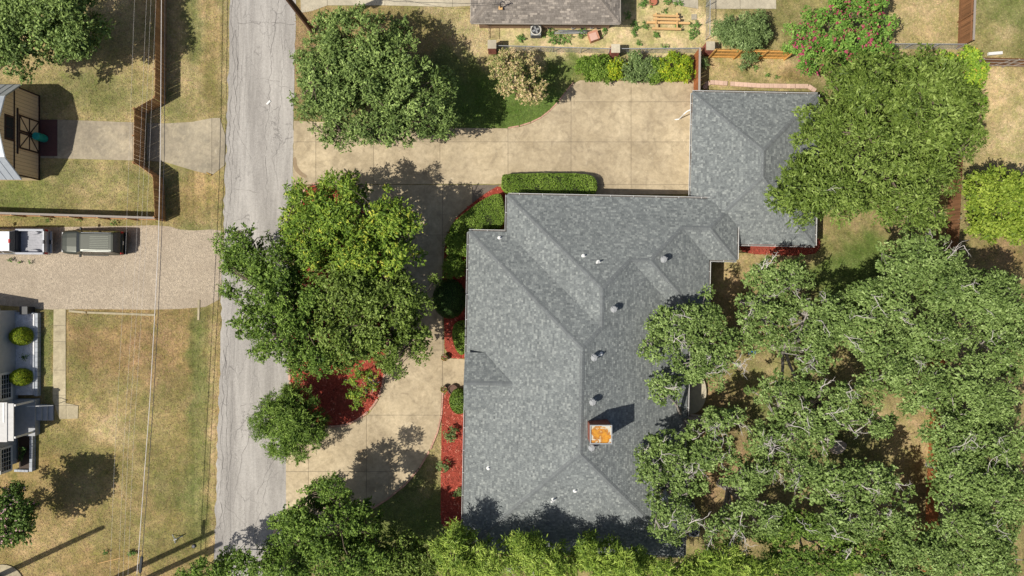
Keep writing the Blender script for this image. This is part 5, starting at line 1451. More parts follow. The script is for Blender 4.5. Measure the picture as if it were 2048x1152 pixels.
# blue toy in the back yard
b = MB(); b.loft([[(-.25, -.2, .0), (.25, -.2, .0), (.25, .2, .0), (-.25, .2, .0)], [(-.2, -.1, .35), (.12, -.16, .35), (.12, .16, .35), (-.2, .1, .35)], [(.02, -.1, .6), (.12, -.1, .6), (.12, .1, .6), (.02, .1, .6)]])
o = b.build('toy_seat', simple('blue_plastic', (0.02, 0.14, 0.55), (0.02, 0.11, 0.45), 5, 0.4), label='blue plastic toy seat on back yard grass', cat='toy'); o.location = P(1503, 704)
p = P(1438, 640); b = MB(); b.lathe(p, [(.28, 0), (.34, .3), (.30, .34), (.22, .34)], 16); b.build('red_bucket', simple('red_plastic', (0.5, 0.05, 0.03), (0.4, 0.04, 0.03), 5, 0.4), label='red round tub by the back door under oak', cat='tub')
p = P(1672, 893); b = MB(); b.loft([[(p.x + r_ * math.cos(a) * (1 + .2 * math.sin(3 * a)), p.y + r_ * math.sin(a) * .8, z) for a in np.linspace(0, 6.283, 13)[:-1]] for r_, z in ((.75, 0), (.7, .3), (.42, .48))]); b.build('boulder', simple('pale_rock', (0.48, 0.40, 0.34), (0.34, 0.27, 0.22), 3, 0.9, bmp=.4), label='pale boulder in sunlit gap of the back yard oaks', cat='rock')
# flower pots at the walk
for px, py, lab in ((890, 714, 'round pot of mixed flowers north of the front walk'), (889, 777, 'round pot of mixed flowers south of the front walk')):
    p = P(px, py); pt = empty('flower_pot', p, 0, lab, 'pot')
    b = MB(); b.lathe((0, 0, .04), [(.2, 0), (.26, .35), (.29, .42), (.25, .42), (.23, .34)], 16); b.build('pot', simple('brown_glaze', (0.13, 0.07, 0.045), (0.10, 0.05, 0.035), 4, 0.4), pt, local=True)
    r_ = np.random.default_rng(px); n = 160
    v = np.zeros((n, 4, 3)); cpos = r_.normal(0, 1, (n, 3)); cpos /= np.linalg.norm(cpos, axis=1)[:, None]; cpos[:, 2] = np.abs(cpos[:, 2]); cpos *= np.array((.27, .27, .2)); cpos[:, 2] += .45
    a1 = r_.normal(0, 1, (n, 3)); a1 /= np.linalg.norm(a1, axis=1)[:, None]; a2 = np.cross(a1, r_.normal(0, 1, (n, 3))); a2 /= np.linalg.norm(a2, axis=1)[:, None]
    for q, (s1, s2) in enumerate(((-.05, 0), (0, .035), (.05, 0), (0, -.035))): v[:, q] = cpos + a1 * s1 + a2 * s2
    fm = LEAF.get('flower') or leaf_mat('mixed_flowers', [(0, (0.08, 0.16, 0.03)), (0.5, (0.18, 0.28, 0.05)), (0.62, (0.6, 0.42, 0.05)), (0.75, (0.62, 0.10, 0.14)), (1, (0.7, 0.62, 0.5))]); LEAF['flower'] = fm
    np_mesh('blooms', v.reshape(-1, 3), np.arange(n * 4).reshape(n, 4), fm, pt, tint=r_.uniform(0, 1, n), offset=(0, 0, 0))
p = P(906, 778); b = MB(); b.lathe(p, [(.24, 0), (.36, .25), (.40, .42), (.33, .42), (.28, .3), (.02, .3)], 18); b.build('urn', MATS['brown_glaze'], label='wide dark brown urn on mulch by the entry walk', cat='urn')

# ------------------------------------------------------------------ vegetation
def unit(a):
    return a / np.maximum(np.linalg.norm(a, axis=1), 1e-9)[:, None]

def leaf_faces(C, N_, L, W, rng, stretch=None):
    """diamond leaves at C with normals N_; returns verts"""
    n = len(C)
    t = rng.normal(0, 1, (n, 3)) if stretch is None else stretch
    t = unit(t - N_ * np.sum(t * N_, 1)[:, None]); s = np.cross(N_, t)
    l = (L * rng.uniform(.65, 1.3, n))[:, None]; w = (W * rng.uniform(.7, 1.25, n))[:, None]
    v = np.zeros((n, 4, 3))
    v[:, 0] = C - t * l * .5; v[:, 1] = C + s * w * .5 + t * l * .05 + N_ * w * .12; v[:, 2] = C + t * l * .5 - N_ * l * .10; v[:, 3] = C - s * w * .5 + t * l * .05 + N_ * w * .12
    return v.reshape(-1, 3)

def grow(name, label, cat, base, ells, zedge, ztop, mat, clump=1.0, leaf=(.24, .14), dens=2.3, cover=1.7, trunk=.22, bark=None, dead=0, gaps=(), mode='broad', seed=1,
         group=None, flat=.62, tint_sd=.21, bloom=0.0, fork=.35, parts=('trunk', 'crown'), irregular=.25, limbs=None, lower=.35):
    """A tree or bush. ells: crown lobes in photograph pixels (cx,cy,rx,ry) seen at their own height."""
    rng = np.random.default_rng(seed); R_ = random.Random(seed)
    cl = []
    for (cx, cy, rx, ry) in ells:
        zm = zedge + (ztop - zedge) * .6; k = (CAMH - zm) / CAMH / PPM
        A = math.pi * rx * ry * k * k
        n = max(2, int(A / (math.pi * clump * clump * .55) * cover))
        a = rng.uniform(0, 2 * math.pi, n); d = np.sqrt(rng.uniform(0, 1, n))
        wob = 1 + irregular * (np.sin(a * 3 + seed) * .5 + np.sin(a * 5 + seed * 2.3) * .5) * .6
        rr_ = clump / k * .75
        ex = max(rx - rr_, rx * .3); ey = max(ry - rr_, ry * .3)
        for i in range(n):
            x = cx + ex * d[i] * wob[i] * math.cos(a[i]); y = cy + ey * d[i] * wob[i] * math.sin(a[i])
            if any(((x - g[0]) / g[2]) ** 2 + ((y - g[1]) / g[3]) ** 2 < 1 for g in gaps): continue
            z = zedge + (ztop - zedge) * math.sqrt(max(0, 1 - d[i] ** 2 * .95)) * rng.uniform(.8, 1.05)
            if rng.random() < lower: z = z - (z - zedge * .8) * rng.uniform(.25, .7)
            r = clump * rng.uniform(.6, 1.25) * (1 - .25 * d[i])
            cl.append((x, y, z, r))
    if not cl: cl = [(ells[0][0], ells[0][1], ztop, clump)]
    C3 = np.array([P(x, y, z)[:] for x, y, z, r in cl]); CRd = np.array([c[3] for c in cl])
    cent = C3.mean(0)
    B = P(*base) if base else Vector((cent[0] + rng.normal(0, .3), cent[1] + rng.normal(0, .3), 0))
    root = empty(name, B, 0, label, cat, group)
    Vs = []; Ts = []
    for i in range(len(cl)):
        r = CRd[i]
        ls = rng.uniform(.78, 1.25); leaf_i = (leaf[0] * ls, leaf[1] * ls)
        K = 6                                  # leaves per sprig
        ns = max(2, int(dens * math.pi * r * r / (leaf_i[0] * leaf_i[1] * .5) / K)); n = ns * K
        u = unit(rng.normal(0, 1, (ns, 3))); u[:, 2] = np.where(u[:, 2] < -.25, -u[:, 2], u[:, 2])
        rad = r * (0.45 + .65 * rng.uniform(0, 1, ns) ** .6)
        sc_ = C3[i] + u * rad[:, None] * np.array((1, 1, flat)) + rng.normal(0, r * .06, (ns, 3))
        td = unit(u * np.array((1, 1, .5)) + rng.normal(0, .6, (ns, 3)))
        SL_ = leaf[0] * 1.5
        pos_ = np.repeat(sc_, K, 0) + np.repeat(td, K, 0) * np.tile(np.linspace(-.5, .5, K), ns)[:, None] * SL_ + rng.normal(0, leaf[0] * .16, (n, 3))
        u = np.repeat(u, K, 0); TD = np.repeat(td, K, 0)
        out = unit(u * np.array((1, 1, .8)))
        if mode == 'feather':
            nrm = unit(out * .4 + np.array((-.2, -.08, .7)) + rng.normal(0, .52, (n, 3)))
            stre = out * .5 + TD + rng.normal(0, .4, (n, 3))
            # sprays point outwards from the clump and reach past its edge
            pos_ += out * (rng.uniform(0, .35, n) ** 2 * r)[:, None]
            V = leaf_faces(pos_, nrm, leaf_i[0], leaf_i[1], rng, stre)
        else:
            nrm = unit(out * .4 + np.array((-.2, -.08, .62)) + rng.normal(0, .55, (n, 3)))
            V = leaf_faces(pos_, nrm, leaf_i[0], leaf_i[1], rng, TD * .8 + rng.normal(0, .7, (n, 3)))
        t = np.clip(rng.normal(.45 + rng.normal(0, .10), tint_sd * .7, n) + np.repeat(rng.normal(0, tint_sd * .9, ns), K), 0, .83 if bloom else 1)
        if bloom:
            # blooms sit in small heads on the outside of the clump
            hd = unit(rng.normal(0, 1, (max(1, int(16 * r)), 3))); hd[:, 2] = np.abs(hd[:, 2])
            near = (u @ hd.T).max(1) > .982
            t = np.where(near & (rng.random(n) < bloom), rng.uniform(.87, 1, n), t)
        Vs.append(V); Ts.append(t)
    V = np.concatenate(Vs); T = np.concatenate(Ts); n = len(T)
    o = np_mesh(parts[1], V, np.arange(n * 4).reshape(n, 4), mat, root, tint=T)
    o['kind'] = 'stuff'
    # trunk and limbs
    b = MB(); fz = max(.15, fork * zedge)
    lean = (Vector(cent) - B) * .15; F = B + Vector((lean.x, lean.y, fz))
    b.tube([B + Vector((0, 0, -.05)), B + Vector((0, 0, .1)), B.lerp(F, .5) + Vector((rng.normal(0, .08), rng.normal(0, .08), 0)), F], [trunk * 1.45, trunk * 1.15, trunk, trunk * .85], 9)
    nl = limbs or max(3, min(9, len(cl) // 7))
    order = rng.permutation(len(cl)); tg = []
    for i in order:
        if all((C3[i][:2] - C3[j][:2]) @ (C3[i][:2] - C3[j][:2]) > (1.9 * clump) ** 2 for j in tg): tg.append(i)
        if len(tg) >= nl: break
    nodes = []
    for i in tg:
        E = Vector(C3[i]); mid = F.lerp(E, .5) + Vector((rng.normal(0, .3 * clump), rng.normal(0, .3 * clump), .25 * abs(E.z - F.z)))
        pts = []
        for s in np.linspace(0, 1, 8):
            q = F * (1 - s) ** 2 + mid * 2 * s * (1 - s) + E * s * s
            pts.append(q + Vector(rng.normal(0, .06 * clump, 3)) * (0 < s < 1))
        rd = [trunk * (.55 - .42 * s) for s in np.linspace(0, 1, 8)]
        b.tube(pts, rd, 6)
        nodes += list(zip(pts[2:], rd[2:]))
    for i in range(len(cl)):
        if i in tg or not nodes: continue
        E = Vector(C3[i]); q, rr_ = min(nodes, key=lambda t: (t[0] - E).length_squared)
        m = q.lerp(E, .5) + Vector((rng.normal(0, .12), rng.normal(0, .12), .12))
        b.tube([q, m, E], [min(rr_, trunk * .22), trunk * .13, trunk * .05], 5)
    b.build(parts[0], bark or M_BARK, root)
    if dead:
        for k in range(dead):
            b = MB()
            i = R_.randrange(len(cl)); E = Vector(C3[i])
            q, _ = min(nodes, key=lambda t: (t[0] - E).length_squared) if nodes else (F, 0)
            st_ = q.lerp(E, .6)
            dr = Vector((R_.gauss(0, 1), R_.gauss(0, 1), R_.uniform(.5, 1.3))).normalized()
            def twig(p, d, L, r, lev):
                pts = [p]; 
                for s in range(4):
                    d = (d + Vector((R_.gauss(0, .28), R_.gauss(0, .28), R_.gauss(0.02, .15)))).normalized(); pts.append(pts[-1] + d * L / 4)
                b.tube(pts, [r, r * .85, r * .7, r * .5, r * .3], 4)
                if lev < 3:
                    for s in (1, 2, 3, 4):
                        if R_.random() < .8:
                            e = (d + Vector((R_.gauss(0, .8), R_.gauss(0, .8), R_.gauss(0, .25)))).normalized(); twig(pts[s], e, L * R_.uniform(.35, .6), r * .55, lev + 1)
            twig(st_ + Vector((0, 0, CRd[i] * .25)), dr, clump * R_.uniform(1.5, 2.3), .042, 1)
            b.build('dead_branch', M_DEAD, root)
    return root

def clipped(name, label, cat, outline, h, mat, dens=420, leaf=(.10, .055), z0=.02, seed=1, group=None, round_=.35, tint_mu=.5):
    """A clipped hedge: solid dark core added as a blocker under a skin of small leaves. outline in photo pixels at the hedge's top."""
    rng = np.random.default_rng(seed)
    pl = [tuple(P(x, y, h)[:2]) for x, y in smooth_poly(outline, 2)]
    if area2(pl) < 0: pl = pl[::-1]
    cx = sum(p[0] for p in pl) / len(pl); cy = sum(p[1] for p in pl) / len(pl)
    root = empty(name, (cx, cy, 0), 0, label, cat, group)
    A = np.array(pl); n = len(A)
    nxt = np.roll(A, -1, 0); e = nxt - A; el = np.linalg.norm(e, axis=1); nr = np.stack([e[:, 1], -e[:, 0]], 1) / np.maximum(el, 1e-9)[:, None]
    vn = nr + np.roll(nr, 1, 0); vn /= np.maximum(np.linalg.norm(vn, axis=1), 1e-9)[:, None]
    b = MB(); rings = []
    for off, z in ((.16, z0), (.10, h * .5), (.10, h - round_), (.10 + round_ * .3, h - round_ * .4), (.10 + round_ * .9, h - .06)):
        q = A - vn * off; rings.append([(p[0], p[1], z) for p in q])
    b.loft(rings); b.build('dark_filler_core', M_CORE, root)
    xs, ys = A[:, 0], A[:, 1]
    m = int((xs.max() - xs.min()) * (ys.max() - ys.min()) * dens)
    X = rng.uniform(xs.min(), xs.max(), m); Y = rng.uniform(ys.min(), ys.max(), m); k = inside(pl, X, Y); X, Y = X[k], Y[k]
    # distance to the outline rounds the shoulders
    dd = np.full(len(X), 1e9)
    for i in range(n):
        a, ab = A[i], e[i]; t = np.clip(((X - a[0]) * ab[0] + (Y - a[1]) * ab[1]) / max(el[i] ** 2, 1e-9), 0, 1)
        dd = np.minimum(dd, np.hypot(X - a[0] - ab[0] * t, Y - a[1] - ab[1] * t))
    f = np.clip(dd / round_, 0, 1); Z = h - round_ * (1 - np.sqrt(1 - (1 - f) ** 2)) * .8 + .07 * np.sin(X * 2.1 + seed) * np.sin(Y * 2.7) + .04 * np.sin(X * 6.3 + Y * 3)
    Pt = np.stack([X, Y, Z + rng.normal(0, .03, len(X)) + (rng.random(len(X)) < .05) * rng.uniform(0, .14, len(X))], 1); Nt = np.tile(np.array((0, 0, 1.0)), (len(X), 1))
    m2 = int(el.sum() * h * dens); ei = rng.choice(n, m2, p=el / el.sum()); t = rng.uniform(0, 1, m2)[:, None]
    S2_ = A[ei] + e[ei] * t - nr[ei] * rng.uniform(0, .08, m2)[:, None]; zz = rng.uniform(z0, h - round_ * .4, m2)
    Ps = np.concatenate([S2_, zz[:, None]], 1); Ns = np.concatenate([nr[ei], np.full((m2, 1), .3)], 1)
    C = np.concatenate([Pt, Ps]); N_ = np.concatenate([Nt, Ns]); N_ = unit(N_ + rng.normal(0, .5, N_.shape))
    V = leaf_faces(C, N_, leaf[0], leaf[1], rng)
    T = np.clip(rng.normal(tint_mu, .2, len(C)) + .12 * np.sin(C[:, 0] * 1.7 + C[:, 1] * 1.1 + seed), 0, 1)
    o = np_mesh('foliage', V, np.arange(len(C) * 4).reshape(-1, 4), mat, root, tint=T); o['kind'] = 'stuff'
    return root

def ball(name, label, cat, px, py, rx, ry, h, mat, dens=700, leaf=(.08, .045), seed=1, group=None, tint_mu=.5, zc=None):
    rng = np.random.default_rng(seed); p = P(px, py); k = 1 / PPM * (CAMH - h * .6) / CAMH
    rx *= k; ry *= k; rz = h * .55; cz = h - rz
    root = empty(name, p, 0, label, cat, group)
    b = MB(); b.lathe((0, 0, cz), [(math.sin(a) * .9, -math.cos(a) * rz * .9) for a in np.linspace(.35, math.pi - .12, 9)], 18, sx=rx, sy=ry); b.build('dark_filler_core', M_CORE, root, local=True)  # added solid dark core blocks the view through the leaves
    b = MB(); b.tube([(0, 0, -.02), (0, 0, max(.1, cz - rz * .6))], .06, 6); b.build('stem', M_BARK, root, local=True)
    n = int(4 * math.pi * ((rx * ry + rx * rz + ry * rz) / 3) * dens * .9)
    u = unit(rng.normal(0, 1, (n, 3))); C = u * np.array((rx, ry, rz)) * rng.uniform(.92, 1.04, (n, 1)) + np.array((0, 0, cz)); C[:, 2] = np.maximum(C[:, 2], .03)
    V = leaf_faces(C, unit(u + rng.normal(0, .5, (n, 3))), leaf[0], leaf[1], rng)
    o = np_mesh('foliage', V, np.arange(n * 4).reshape(-1, 4), mat, root, tint=np.clip(rng.normal(tint_mu, .2, n), 0, 1), offset=(0, 0, 0)); o['kind'] = 'stuff'
    return root

G = 'trees of the back yard oak grove'
GAPS = [(1462, 610, 26, 66), (1578, 735, 22, 40), (1690, 545, 40, 44), (1800, 880, 34, 44), (1690, 885, 34, 30), (1856, 985, 24, 50), (1430, 985, 26, 66), (1765, 1005, 34, 20), (1925, 700, 16, 28),
        (1506, 515, 38, 30), (1625, 795, 24, 18), (1440, 790, 40, 18), (1548, 985, 22, 28), (1925, 815, 20, 24), (1992, 515, 36, 24), (1735, 780, 16, 14), (1500, 760, 18, 18), (1474, 860, 24, 30), (1820, 955, 28, 22)]
SPARSE = {34: 1.3, 35: 1.1, 41: 1.1, 42: 1.05, 43: 1.2, 44: 1.3, 31: 1.3, 32: 1.2, 33: 1.3}
GAPS = [(x, y, rx * .8, ry * .8) for x, y, rx, ry in GAPS]
def oak(label, ells, zedge, ztop, seed, dead=4, clump=.85, cover=1.75):
    if seed in SPARSE: cover = SPARSE[seed]; clump = .66
    grow('oak_tree', label, 'tree', None, ells, zedge, ztop, LEAF['elm' if seed == 46 else 'oak'], clump=clump, leaf=(.18, .11), dens=1.8, cover=cover, trunk=.26 if seed in SPARSE else .2, bark=M_BARK_OAK, dead=int(dead * 1.6) + 1, gaps=GAPS, seed=seed, group=G, flat=.5, irregular=.5, lower=.2)
oak('oak reaching bare grey twigs over the east roof edge by the red tub', [(1345, 655, 62, 62), (1400, 640, 55, 60), (1320, 690, 48, 44), (1405, 720, 80, 66), (1440, 690, 50, 60)], 5.2, 7.2, 31, 9, .75, 1.3)
oak('low oak over the roof edge beside the curved concrete step', [(1335, 780, 52, 40), (1440, 850, 74, 60), (1400, 905, 84, 52)], 5.2, 7.0, 32, 6, .75, 1.25)
oak('oak leaning over the skylight at the southeast roof', [(1322, 890, 44, 48), (1305, 940, 46, 52), (1370, 950, 66, 60), (1345, 1035, 60, 62)], 5.0, 7.0, 33, 7, .75, 1.25)
oak('oak on dry grass south of the garage mulch bed', [(1545, 560, 78, 66), (1535, 640, 86, 70)], 5.0, 7.5, 34, 6)
oak('oak with bare twigs spreading beside the blue toy seat', [(1610, 690, 90, 74), (1640, 630, 70, 60), (1560, 790, 76, 54)], 5.5, 8.0, 35, 6)
oak('oak beside the green grass patch below the pecan', [(1720, 650, 95, 66), (1780, 590, 90, 60)], 5.5, 8.0, 36, 3)
oak('oak just south of the pecan tree and its dark fence', [(1840, 520, 110, 70), (1900, 580, 90, 62)], 5.5, 8.2, 37, 2)
oak('oak standing south of the bright lime green tree', [(1995, 600, 90, 80), (2010, 690, 70, 70)], 5.5, 8.2, 38, 2)
oak('full crowned oak in the middle of the grove', [(1790, 720, 95, 80), (1860, 670, 85, 60), (1860, 780, 80, 56)], 5.5, 8.2, 39, 3)
oak('oak over the rust brown fence beside the dry clearing', [(1970, 780, 95, 85), (1990, 880, 85, 85), (1905, 870, 70, 70)], 5.5, 8.2, 40, 2)
oak('oak with many dead twigs north of the pale boulder', [(1680, 800, 95, 58), (1640, 850, 78, 54), (1745, 850, 56, 46)], 5.2, 7.6, 41, 9)
oak('oak with bare limbs southwest of the pale boulder', [(1560, 880, 95, 64), (1600, 950, 90, 56), (1690, 955, 86, 46)], 5.2, 7.6, 42, 8)
oak('oak on bare red soil near the house air conditioners', [(1505, 950, 66, 58), (1520, 1030, 86, 64), (1450, 1060, 54, 44)], 5.0, 7.2, 43, 7)
oak('oak with a broken dead limb south of the dry clearing', [(1740, 975, 86, 54), (1700, 1045, 106, 58), (1790, 1055, 76, 54)], 5.2, 7.6, 44, 5)
oak('dense oak on the far side of the rust brown fence', [(1925, 960, 86, 84), (2005, 980, 76, 84), (1935, 1065, 96, 74)], 5.5, 8.2, 45, 2)
oak('darker oak next to the southeast juniper', [(1620, 1070, 116, 58), (1720, 1110, 116, 52), (1600, 1130, 106, 44)], 4.8, 7.0, 46, 3)
oak('oak at the south end of the rust brown fence', [(1860, 1110, 106, 62), (1980, 1120, 96, 62), (1800, 1150, 96, 44)], 5.2, 7.6, 47, 3)

# front and street trees
grow('oak_tree', 'large round dull green oak north of the driveway by the street', 'tree', (795, 205), [(745, 162, 168, 140), (690, 120, 116, 104), (822, 200, 106, 98), (652, 170, 90, 92), (720, 58, 100, 46), (740, 250, 110, 54)], 3.4, 7.4, LEAF['live'], clump=.75, leaf=(.20, .10), dens=1.9, cover=1.15, trunk=.30, seed=51, irregular=.35)
grow('pistache_tree', 'yellowing green tree with broad crown over the mulch island', 'tree', (712, 475), [(690, 445, 145, 104), (622, 420, 66, 70), (775, 440, 72, 56), (795, 500, 62, 46), (690, 372, 56, 40), (640, 500, 100, 62), (720, 520, 100, 60)], 4.0, 8.0, LEAF['pist'], clump=.75, leaf=(.24, .10), dens=1.9, cover=1.3, trunk=.22, seed=52, irregular=.4, mode='feather')
grow('elm_tree', 'dark leafy tree spreading out above the asphalt street', 'tree', (590, 600), [(522, 590, 95, 100), (492, 500, 66, 62), (565, 660, 105, 84), (545, 540, 90, 68), (600, 600, 90, 80), (595, 712, 84, 50), (640, 715, 70, 46)], 4.0, 7.5, LEAF['elm'], clump=.72, leaf=(.21, .10), dens=1.9, cover=1.2, trunk=.22, seed=53, irregular=.4)
grow('elm_tree', 'mid green tree on the island side nearest the house', 'tree', (755, 620), [(742, 630, 140, 104), (806, 590, 84, 78), (665, 670, 110, 84), (795, 700, 88, 66), (700, 600, 100, 80), (690, 560, 90, 60), (690, 705, 70, 44)], 4.0, 7.6, LEAF['pecan'], clump=.72, leaf=(.21, .10), dens=1.9, cover=1.2, trunk=.22, seed=54, irregular=.4)
grow('young_tree', 'small feathery green tree at the south tip of mulch island', 'tree', (612, 830), [(580, 848, 84, 84), (580, 845, 60, 60)], 1.4, 4.8, LEAF['elm'], clump=.45, leaf=(.26, .055), dens=1.9, cover=1.8, trunk=.10, seed=55, mode='feather', irregular=.08)
grow('young_tree', 'thin yellow green sapling leaning over the island edging', 'tree', (735, 785), [(722, 772, 40, 36), (745, 750, 22, 20), (715, 805, 16, 16)], 1.2, 3.0, LEAF['pist'], clump=.38, leaf=(.16, .07), dens=1.5, cover=1.1, trunk=.05, seed=56, bark=M_BARK_OAK, dead=2)
grow('seed_tree', 'small round tan topped tree on the green lawn', 'tree', (1040, 190), [(1035, 150, 62, 56), (1060, 185, 36, 34), (1000, 130, 32, 30)], 2.2, 4.9, LEAF['tan'], clump=.48, leaf=(.15, .10), dens=2.0, cover=1.25, trunk=.12, seed=57, tint_sd=.25)
grow('pecan_tree', 'huge bright green pecan tree over the garage roof', 'tree', (1685, 330), [(1740, 300, 200, 158), (1650, 385, 115, 84), (1850, 220, 115, 102), (1725, 180, 100, 80), (1655, 270, 90, 84), (1840, 385, 110, 92), (1600, 370, 84, 60), (1760, 160, 150, 72), (1890, 250, 88, 110), (1840, 160, 100, 70)], 5.5, 11.0, LEAF['pecan'], clump=.95, leaf=(.28, .09), dens=1.8, cover=1.3, trunk=.38, seed=58, mode='feather', irregular=.3, dead=5)
grow('crape_myrtle', 'large crape myrtle covered in deep pink blooms', 'tree', (1650, 110), [(1680, 65, 112, 70), (1622, 105, 62, 50), (1720, 110, 70, 40), (1700, 10, 95, 45)], 2.4, 5.4, LEAF['myrtle'], clump=.62, leaf=(.17, .10), dens=2.2, cover=1.3, trunk=.14, seed=59, bloom=.95)
grow('evergreen_shrub', 'big round grey green shrub behind the golden fence', 'shrub', (1478, 75), [(1480, 62, 64, 42), (1490, 85, 40, 28), (1510, 45, 35, 30)], 1.2, 2.8, LEAF['grey'], clump=.5, leaf=(.18, .06), dens=2.3, cover=1.5, trunk=.08, seed=60, mode='feather', parts=('stem', 'foliage'))
grow('lime_tree', 'bright lime green dense tree at the east lawn edge', 'tree', (1940, 450), [(2000, 410, 74, 78), (2060, 420, 70, 84), (1965, 375, 46, 46), (1975, 450, 46, 40), (2030, 375, 50, 44)], 3.4, 5.6, LEAF['lime'], clump=.55, leaf=(.19, .12), dens=2.3, cover=1.7, trunk=.15, seed=61)
grow('oak_tree', 'dark tree whose shade covers the northwest yard', 'tree', (130, 60), [(70, 45, 135, 98), (10, 90, 90, 80), (110, 20, 120, 86), (140, 80, 60, 50)], 4.0, 7.2, LEAF['live'], clump=.8, leaf=(.20, .11), dens=2.2, cover=1.5, trunk=.25, seed=62, irregular=.4)
grow('crape_myrtle', 'crape myrtle with pale pink blooms beside the grey house', 'tree', (75, 1010), [(15, 1012, 60, 62), (15, 1060, 64, 56), (30, 1030, 50, 70)], 2.6, 5.8, LEAF['pink'], clump=.6, leaf=(.17, .10), dens=2.0, cover=1.7, irregular=.1, trunk=.10, seed=63, bloom=.45)
grow('elm_tree', 'tall pointed dark green tree south of the front drive', 'tree', (710, 1050), [(655, 1050, 118, 80), (662, 985, 50, 42), (595, 1070, 66, 64), (690, 1125, 120, 66), (560, 1135, 70, 40)], 3.4, 7.8, LEAF['elm'], clump=.75, leaf=(.20, .11), dens=2.2, cover=1.7, trunk=.22, seed=65, irregular=.2)
grow('elm_tree', 'light green tree beside the pointed dark one at south lawn', 'tree', (790, 1090), [(770, 1112, 92, 66), (825, 1135, 66, 56)], 3.4, 6.6, LEAF['pecan'], clump=.65, leaf=(.18, .10), dens=2.2, cover=1.3, trunk=.16, seed=65)
grow('elm_tree', 'dark tree at the south end reaching over the asphalt', 'tree', (560, 1120), [(505, 1128, 85, 46), (430, 1138, 56, 38), (575, 1115, 56, 50), (385, 1148, 42, 22)], 2.8, 5.6, LEAF['elm'], clump=.65, leaf=(.20, .10), dens=2.1, cover=1.2, trunk=.15, seed=66)
JL = ['bright yellow green juniper against southwest corner of the roof', 'bright yellow green juniper with dead twigs at south eave', 'bright juniper overlapping the shaded south eave', 'yellow green juniper below the air conditioner corner', 'yellow green juniper at the southeast beside the oak grove']
for i, (bx, el) in enumerate((((965, 1100), [(930, 1110, 80, 62), (905, 1088, 50, 44), (980, 1130, 60, 40)]), ((1085, 1104), [(1070, 1112, 86, 52), (1110, 1140, 70, 44), (1050, 1085, 40, 32)]), ((1195, 1108), [(1215, 1118, 76, 50), (1260, 1140, 70, 44), (1180, 1092, 38, 32)]), ((1300, 1120), [(1330, 1146, 70, 34)]), ((1440, 1108), [(1440, 1128, 70, 52), (1505, 1142, 66, 44), (1400, 1140, 44, 30)]))):
    grow('juniper', JL[i], 'tree', bx, el, 4.2, 8.2, LEAF['cedar'], clump=.55, leaf=(.34, .065), dens=1.9, cover=1.7, trunk=.14, seed=70 + i, mode='feather', irregular=.4, dead=3 if i in (1,) else 0, flat=.8)
# planted shrubs
for i, (px, py, rx, ry, m, lab) in enumerate(((1192, 137, 46, 33, 'hedge', 'bright green shrub at the west end of driveway shrub row'), (1274, 135, 56, 37, 'grey', 'grey green shrub in the middle of driveway shrub row'), (1350, 138, 50, 35, 'gold', 'golden yellow shrub beside the red cedar fence'), (1232, 140, 28, 27, 'gold', 'small golden shrub between green and grey shrubs'), (1312, 142, 26, 28, 'hedge', 'bright green shrub between the grey green and golden shrubs'))):
    grow('shrub', lab, 'shrub', (px, py + 3), [(px, py, rx, ry)], .5, 1.7, LEAF[m], clump=.42, leaf=(.13, .075), dens=2.4, cover=1.9, trunk=.05, seed=80 + i, parts=('stem', 'foliage'), fork=.5)
grow('flowering_vine', 'trumpet vine with orange blooms piled on fence corner', 'vine', (1900, 140), [(1920, 140, 62, 52), (1936, 190, 40, 52), (1930, 250, 34, 50)], 1.6, 3.4, LEAF['vine'], clump=.5, leaf=(.17, .10), dens=2.4, cover=1.5, trunk=.06, seed=85, bloom=.35, parts=('stem', 'foliage'))
grow('agave', 'spiky grey plant in the shade behind the cedar fence', 'plant', (1410, 128), [(1408, 126, 12, 14)], .3, .8, LEAF['grey'], clump=.3, leaf=(.35, .05), dens=1.6, cover=1.2, trunk=.05, seed=86, mode='feather', parts=('stem', 'foliage'))
grow('shrub', 'sprawling shrub branch hanging across the golden fence', 'shrub', (1500, 112), [(1502, 112, 26, 26), (1485, 135, 16, 12)], .5, 1.8, LEAF['grey'], clump=.35, leaf=(.16, .06), dens=1.7, cover=1.1, trunk=.05, seed=87, mode='feather', parts=('stem', 'foliage'))
clipped('clipped_hedge', 'flat topped clipped hedge with rounded end by the driveway', 'hedge', [(1003, 350), (1010, 347), (1090, 345), (1165, 346), (1188, 351), (1195, 364), (1195, 382), (1186, 391), (1100, 390), (1003, 389)], 1.25, LEAF['hedge'], 520, seed=1)
clipped('clipped_hedge', 'angled clipped hedge filling the corner beside the front roof', 'hedge', [(996, 384), (1008, 396), (1010, 452), (985, 460), (940, 462), (908, 470), (897, 462), (902, 448), (930, 424), (965, 398)], 1.35, LEAF['hedge'], 520, seed=2)
grow('shrub', 'loose green shrub between angled hedge and round topiary', 'shrub', (912, 515), [(908, 490, 26, 32), (906, 535, 26, 30), (925, 505, 20, 44)], .7, 1.7, LEAF['hedge'], clump=.45, leaf=(.12, .07), dens=2.5, cover=2.0, trunk=.05, seed=88, parts=('stem', 'foliage'))
ball('topiary_shrub', 'dark rounded clipped evergreen beside the front wall', 'shrub', 901, 597, 33, 39, 1.9, LEAF['dark'], 900, (.075, .04), 89)
clipped('clipped_hedge', 'small light green clipped shrub north of the entry walk', 'hedge', [(905, 648), (925, 640), (933, 645), (933, 700), (925, 712), (914, 706), (904, 680)], 1.1, LEAF['hedge'], 560, seed=3, tint_mu=.62)
ball('round_shrub', 'leafy green shrub south of the entry walk', 'shrub', 920, 800, 20, 25, 1.2, LEAF['elm'], 420, (.13, .08), 90)
